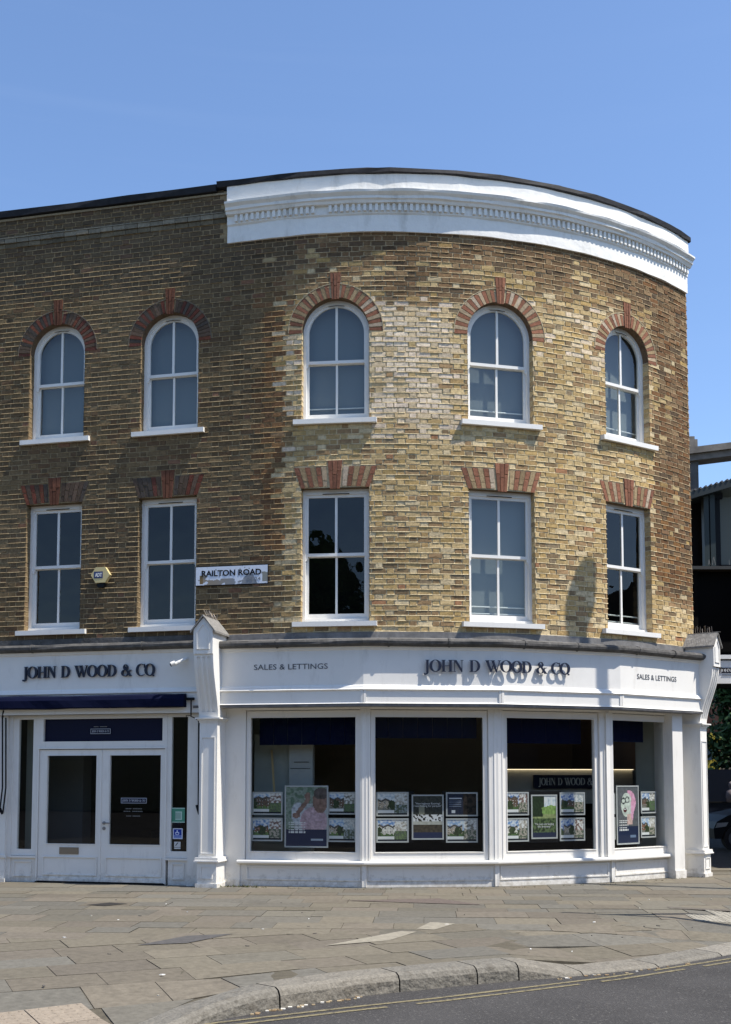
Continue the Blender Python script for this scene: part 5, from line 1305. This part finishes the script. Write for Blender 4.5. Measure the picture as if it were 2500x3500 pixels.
# concrete gantry
ga = thing('gantry', 'grey concrete beam on a post above the bridge canopy', 'gantry', (atY(2372, 1700, 29)[0], 29, 6))
mb = MB(); pA2, pB2, pC2 = atY(2350, 1533, 29), atY(2520, 1512, 29), atY(2350, 1576, 29)
s2 = (pB2[2]-pA2[2])/(pB2[0]-pA2[0]); h2 = pA2[2]-pC2[2]
mb.hexa([(pA2[0]-1, 29.6, pC2[2]-s2), (22, 29.6, pC2[2]+s2*(22-pA2[0])), (22, 29.6, pC2[2]+h2*.55+s2*(22-pA2[0])), (pA2[0]-1, 29.6, pC2[2]+h2*.55-s2), (pA2[0]-1, 29, pC2[2]+.0-s2), (22, 29, pC2[2]+s2*(22-pA2[0])), (22, 29, pC2[2]+h2*.5+s2*(22-pA2[0])), (pA2[0]-1, 29, pC2[2]+h2*.5-s2)])
mb.hexa([(pA2[0]-1, 29.6, pC2[2]+h2*.552-s2), (22, 29.6, pC2[2]+h2*.552+s2*(22-pA2[0])), (22, 29.6, pA2[2]+s2*(22-pA2[0])), (pA2[0]-1, 29.6, pA2[2]-s2), (pA2[0]-1, 28.9, pC2[2]+h2*.5-s2), (22, 28.9, pC2[2]+h2*.5+s2*(22-pA2[0])), (22, 28.9, pA2[2]+s2*(22-pA2[0])), (pA2[0]-1, 28.9, pA2[2]-s2)])
mb.build('beam', mat('stained_concrete', (.19, .17, .145), rough=.9, nscale=3, namp=.4), ga)
mb = MB(); bx_(mb, 2362, 2387, 1560, 1700, 29.1, .35); mb.build('post', mat('dark_concrete', (.10, .10, .095), rough=.9, nscale=3, namp=.3), ga)
mb = MB(); bx_(mb, 2355, 2375, 1491, 1530, 29.2, .3); bx_(mb, 2375.5, 2385, 1501, 1529, 29.2, .3); mb.build('end_block', MATS['stained_concrete'], ga)
# projecting sign
ps = thing('hanging_sign', 'white projecting sign board with a navy name badge right of the end pilaster', 'sign', atY(2500, 2340, 20.6))
mb = MB(); bx_(mb, 2449, 2640, 2258, 2336, 20.6, .06); bx_(mb, 2446, 2640, 2238, 2252, 20.55, .14); mb.build('board', M_WHITE, ps)
mb = MB(); bx_(mb, 2449, 2640, 2252.2, 2257.8, 20.62, .05); mb.build('shadow_gap', M_BLACK, ps)
mb = MB(); bx_(mb, 2460.5, 2600, 2282, 2300, 20.59, .008); mb.build('badge', M_NAVYP, ps)
FH = Fr(*atY(2463, 2296, 20.588)[:2], 0); zh = atY(2463, 2296.5, 20.588)[2]; mb = MB(); paint_word(mb, WORD, lambda u: (lambda x, y, d: FH.P(u+x, d, zh+y)), .058, 1, .003, .05, .42); mb.build('lettering', M_WHITE2, ps)
mb = MB(); p_ = atY(2470, 2306, 20.59)
for k in range(9): mb.box(p_[0]+k*.035, p_[0]+k*.035+.026, 20.588, 20.6, p_[2]-.006, p_[2]+.003)
mb.build('small_print', M_GREYTXT, ps)
mb = MB(); a = PF2.P(.155, .36, 3.5); mb.tube([PF2.P(.2, .40, 3.55), PF2.P(.2, .62, 3.50), PF2.P(.2, .62, 3.44)], .012); mb.tube([PF2.P(.24, .2, 3.6), atY(2452, 2250, 20.6)], .012); mb.build('bracket', M_BLACK, ps)
# far shop, brick building, tree, van, car
fs = thing('yellow_shop', 'yellow painted shopfront with a dark window beyond the bridge', 'shop', (atY(2430, 2660, 52)[0], 52, -.15))
mb = MB(); yc = mat('yellow_shop_paint', (.38, .30, .03), rough=.6); 
a, b = atY(2380, 2700, 52), atY(2458, 2505, 52); mb.box(a[0], b[0], 52, 58, -.15, b[2]); mb.build('front', yc, fs)
mb = MB(); a, b = atY(2380, 2540, 51.9), atY(2462, 2505, 51.9); mb.box(a[0], b[0], 51.6, 51.99, a[2], b[2]); mb.build('fascia', yc, fs)
mb = MB(); a, b = atY(2405, 2598, 51.9), atY(2433, 2560, 51.9); mb.box(a[0], b[0], 51.85, 51.97, a[2], b[2]); mb.build('window', mat('dim_window', (.10, .13, .15), rough=.2), fs)
mb = MB(); p3 = [atY(2410, 2537, 51.5), atY(2426, 2528, 51.5), atY(2411, 2521, 51.5)]; mb.prism([[(p[0], p[2]) for p in p3], [(p[0]*.35+c_[0]*.65, p[2]*.35+c_[1]*.65) for p in p3 for c_ in [((p3[0][0]+p3[1][0]+p3[2][0])/3, (p3[0][2]+p3[1][2]+p3[2][2])/3)]][::-1]], lambda u, v, d: (u, 51.55-d, v), 0, .04); mb.build('bracket', M_BLACK, fs)
rbk = thing('red_brick_building', 'dark red brick building behind the tree beyond the bridge', 'building', (atY(2430, 2660, 58)[0], 58, -.15))
mb = MB(); a, b = atY(2300, 2700, 58), atY(2700, 2250, 58); mb.box(a[0], b[0], 58.2, 66, -.15, b[2]+5); mb.build('wall', mat('red_brick_far', (.05, .02, .015), rough=.9, nscale=2, namp=.3), rbk)
mb = MB(); a, b = atY(2462, 2660, 57), atY(2700, 2585, 57); mb.box(a[0], b[0], 57, 58.1, -.15, b[2]); mb.build('ground_floor', mat('brown_render', (.14, .12, .10), rough=.9, nscale=1, namp=.4), rbk)
def tree(name, label, x, y, h, cr_, n, seed, trunk=2.2, puff=.38, ncl=26, col=((.035, .07, .018), (.06, .11, .03), (.09, .14, .04), (.02, .04, .012)), leaf=.16, zlow=None):
    r = random.Random(seed); t = thing(name, label, 'tree', (x, y, -.15))
    mb = MB(); mb.tube([(x, y, -.15), (x+.05, y, trunk), (x, y+.1, h*.6), (x, y, h*.85)], [.25, .18, .12, .04], 8)
    for k in range(9):
        a = r.random()*6.28; z_ = trunk+(h-trunk)*r.uniform(.1, .6); mb.tube([(x, y, z_), (x+cos(a)*cr_*.45, y+sin(a)*cr_*.45, z_+h*.12), (x+cos(a)*cr_*.8, y+sin(a)*cr_*.8, z_+h*.15)], [.09, .05, .02], 6)
    mb.build('trunk', mat('bark', (.08, .065, .045), rough=.9), t)
    lf = MB(); cl_ = [(r.gauss(0, .5), r.gauss(0, .5), r.uniform(0, 1), r.uniform(.45, 1)) for _ in range(ncl)]
    for k in range(n):
        c_ = cl_[r.randrange(ncl)]; sz = (1-abs(c_[2]-.45)*1.1); cx_, cy_, cz = x+c_[0]*cr_*.8*sz, y+c_[1]*cr_*.8*sz, trunk*.85+(h-trunk*.85)*c_[2]*.92
        v = Vector((r.gauss(0, 1), r.gauss(0, 1), r.gauss(0, .8))); v = v.normalized()*r.uniform(.3, 1)**.5*cr_*puff*c_[3]
        p = Vector((cx_, cy_, cz))+v; a = Vector((r.gauss(0, 1), r.gauss(0, 1), r.gauss(0, 1))).normalized(); b = a.orthogonal().normalized(); s_ = leaf*r.uniform(.5, 1.3)
        lf.poly([tuple(p+a*s_), tuple(p+b*s_*.6), tuple(p-a*s_), tuple(p-b*s_*.6)], tint(r.choice(col), r.uniform(.8, 1.3)))
    lf.build('crown', mat('foliage', rough=.7, spec=.25, vc=True), t)
xt = atY(2490, 2500, 46)[0]
tree('street_tree', 'dark green leafy tree beyond the bridge at the right edge', xt+1.35, 46, 7.6, 2.6, 16000, 3, trunk=1.5, puff=.5, ncl=60, leaf=.14)
tree('street_tree', 'low leafy tree behind the car, half cut by the right edge', xt+4.4, 44, 7.2, 2.8, 7000, 5, trunk=1.9, leaf=.14)

def sideshape(mb, prof, y0, y1, x0, sc_=1, inset=0):
    mb.prism([[(x0+p[0]*sc_, p[1]-.15) for p in prof]], lambda u, v, d: (u, y1-d, v), 0, y1-y0)
# van
vx = atY(2412, 2800, 40)[0]-2.2
vn = thing('parked_van', 'dark navy panel van seen side on under the bridge', 'van', (vx+2.5, 40, -.15))
vp = mat('dark_blue_car_paint', (.006, .009, .018), rough=.35, spec=.3, coat=.1)
mb = MB(); sideshape(mb, [(0, .35), (.1, 1.9), (.25, 2.08), (3.9, 2.12), (4.3, 1.98), (4.95, 1.25), (5.6, 1.08), (5.75, .8), (5.75, .35)], 40, 41.9, vx); mb.build('body', vp, vn)
mb = MB(); mb.prism([[(vx+3.45, .95), (vx+4.55, .95), (vx+4.2, 1.62), (vx+3.45, 1.68)]], lambda u, v, d: (u, 39.99-d, v), 0, .01); mb.build('side_window', mat('dark_glass', (.01, .012, .014), rough=.08, spec=.6), vn)
mb = MB(); mb.box(vx+3.36, vx+3.41, 39.97, 39.99, .9, 1.72); mb.build('door_trim', M_METAL, vn)
mb = MB(); mb.box(vx, vx+5.2, 39.96, 39.999, .80, .84); mb.build('side_moulding', M_BLACK, vn)
for wx in (.95, 4.6):
    mb = MB(); mb.tube([(vx+wx, 39.93, .18), (vx+wx, 40.2, .18)], .33, 20); w_ = mb.build('wheel', mat('rubber', (.015, .015, .015), rough=.8), vn)
    mb = MB(); mb.tube([(vx+wx, 39.90, .18), (vx+wx, 39.94, .18)], .19, 16); mb.build('rim', M_METAL, w_)
# car
cx0 = atY(2443, 2830, 28.5)[0]
cr_ = thing('parked_car', 'black hatchback with its nose showing at the right edge', 'car', (cx0+2, 28.5, -.15))
cp_ = mat('black_car_paint', (.006, .006, .006), rough=.5, spec=.15, coat=.0)
mb = MB(); sideshape(mb, [(.0, .30), (-.02, .55), (.06, .72), (.35, .88), (.95, 1.0), (1.35, 1.22), (1.75, 1.42), (2.6, 1.48), (3.5, 1.36), (3.9, 1.05), (4.05, .7), (4.0, .3)], 28.5, 30.2, cx0); mb.build('body', cp_, cr_)
mb = MB(); mb.prism([[(cx0+1.25, .85), (cx0+3.4, .85), (cx0+3.3, 1.18), (cx0+2.6, 1.28), (cx0+1.8, 1.22)]], lambda u, v, d: (u, 28.49-d, v), 0, .01); mb.build('side_window', MATS['dark_glass'], cr_)
mb = MB(); mb.hexa([(cx0+.95, 28.5, .82), (cx0+1.15, 28.5, .82), (cx0+1.15, 28.5, .97), (cx0+.98, 28.5, .97), (cx0+.93, 28.32, .83), (cx0+1.1, 28.32, .83), (cx0+1.1, 28.32, .96), (cx0+.96, 28.32, .96)]); mb.build('wing_mirror', cp_, cr_)
mb = MB(); mb.hexa([(cx0+.02, 28.52, .42), (cx0+.30, 28.52, .46), (cx0+.36, 28.52, .56), (cx0+.06, 28.52, .54), (cx0+.02, 28.485, .42), (cx0+.28, 28.485, .46), (cx0+.34, 28.485, .56), (cx0+.06, 28.485, .54)]); mb.build('headlight', M_METAL, cr_)
for wx in (.52, 3.3):
    mb = MB(); mb.tube([(cx0+wx, 28.43, .16), (cx0+wx, 28.7, .16)], .31, 24); w_ = mb.build('wheel', MATS['rubber'], cr_)
    mb = MB(); mb.tube([(cx0+wx, 28.41, .16), (cx0+wx, 28.44, .16)], .2, 20); mb.tube([(cx0+wx, 28.40, .16), (cx0+wx, 28.41, .16)], .06, 10); mb.build('rim', mat('dark_alloy', (.12, .12, .12), rough=.4, metal=.6), w_)
# driver seen through the van's open window
pr = MB(); px, pz = atY(2498, 2690, 39.8)[0], atY(2498, 2690, 39.8)[2]-.1
pr.lathe([(0, pz-.42), (.17, pz-.4), (.20, pz-.2), (.17, pz-.04), (.07, pz+.02), (.055, pz+.06), (.085, pz+.10), (.10, pz+.17), (.085, pz+.25), (.03, pz+.29), (0, pz+.29)], px, 39.72, 14)
o = pr.build('person', mat('pale_shirt', (.16, .13, .13), rough=.8), smooth=True); o['label'] = 'person in a pale shirt at the van window'; o['category'] = 'person'

# ------------------------------------------------------------------ across the road, behind the photographer (seen in the glass)
ob = thing('station_building', 'yellow brick building with a slate roof across the road', 'building', (-6, -17, -.15))
mb = MB(); mb.box(-60, 60, -26, -18, -.15, 6.2); mb.build('wall', mat('stock_brick_far', (.36, .29, .17), rough=.9, nscale=3, namp=.25), ob)
mb = MB(); mb.prism([[(-27, 6.2), (-17, 6.2), (-22, 9.0)]], lambda u, v, d: (d, u+0, v), -61, 61); mb.build('roof', mat('slate', (.06, .06, .07)), ob)
for k in range(9):
    mb = MB(); mb.box(-25+k*3.8, -23.4+k*3.8, -18.02, -17.95, .8, 3.6); mb.build('window', mat('dim_window', (.10, .13, .15)), ob)
nb = thing('added_terrace', 'dark brick terrace added out of view to darken the reflection in the end window', 'building', (30, 10, -.15))  # unseen block, put in so the end window mirrors something dark
mb = MB(); mb.box(27, 35, -6, 20, -.15, 8.5); mb.build('wall', mat('brown_brick_far', (.11, .075, .05), rough=.9, nscale=2, namp=.3), nb)
for k in range(5):
    mb = MB(); mb.box(26.93, 26.99, -4+k*5, -2+k*5, 1, 3); mb.build('window', MATS['dim_window'], nb)
fn_ = MB()
for k in range(90): fn_.box(-16+k*.3, -15.97+k*.3, -8.0, -7.97, -.15, 1.0)
fn_.box(-16, 11, -8.02, -7.95, .95, 1.0); fn_.box(-16, 11, -8.02, -7.95, .05, .09)
o = fn_.build('railing', M_BLACK); o['label'] = 'black iron railing along the far pavement across the road'; o['category'] = 'railing'
for i, (x, y, h) in enumerate(((-9, -12, 12), (-3.5, -13, 14.5), (3.2, -12, 13.5), (-15, -13, 11))):
    tree('street_tree', ('tall leafy tree across the road, outermost left', 'tallest leafy tree across the road', 'leafy tree across the road, nearest the photographer', 'smallest leafy tree across the road')[i], x, y, h, 3.6, 13000, 20+i, trunk=3, leaf=.22, puff=.45, ncl=60, col=((.07, .12, .035), (.10, .16, .05), (.14, .19, .07), (.05, .08, .025)))
# street lamp and a road sign just outside the frame whose shadows fall across the scene
SH = Vector((sin(SUN_AZ), -cos(SUN_AZ)))
p = wpt(4.93, 0, 0); tt = 2.95; lx, ly = p[0]+SH.x*tt, p[1]+SH.y*tt; lh = 4.95+tt*math.tan(SUN_EL)
lm = thing('street_lamp', 'tall dark lamp column just right of the photo, its shadow on the shopfront', 'street lamp', (lx, ly, 0))
mb = MB(); mb.lathe([(.13, 0), (.13, 1.1), (.085, 1.2), (.075, lh-.95), (.11, lh-.9), (.11, lh-.85)], lx, ly, 14); mb.build('column', M_BLACK, lm)
mb = MB(); mb.lathe([(.10, lh-.85), (.21, lh-.7), (.23, lh-.3), (.17, lh-.16), (.05, lh-.08), (.04, lh), (0, lh)], lx, ly, 14); mb.build('lantern', M_BLACK, lm)
sx_, sy_ = 4.75, 13.35
rs = thing('road_sign', 'grey post with two finger boards just right of the photo', 'road sign', (sx_, sy_, 0))
mb = MB(); mb.tube([(sx_, sy_, 0), (sx_, sy_, 4.3)], .035, 10); mb.build('post', M_METAL, rs)
for (za, zb, a, l_) in ((3.1, 3.4, rad(4), 1.2), (2.5, 2.75, rad(-25), 1.0)):
    mb = MB(); dx, dy = cos(a), sin(a); mb.hexa([(sx_, sy_+.02, za), (sx_+dx*l_, sy_+dy*l_+.02, za), (sx_+dx*l_, sy_+dy*l_+.02, zb), (sx_, sy_+.02, zb), (sx_, sy_-.02, za), (sx_+dx*l_, sy_+dy*l_-.02, za), (sx_+dx*l_, sy_+dy*l_-.02, zb), (sx_, sy_-.02, zb)]); mb.build('finger_board', M_METAL, rs)
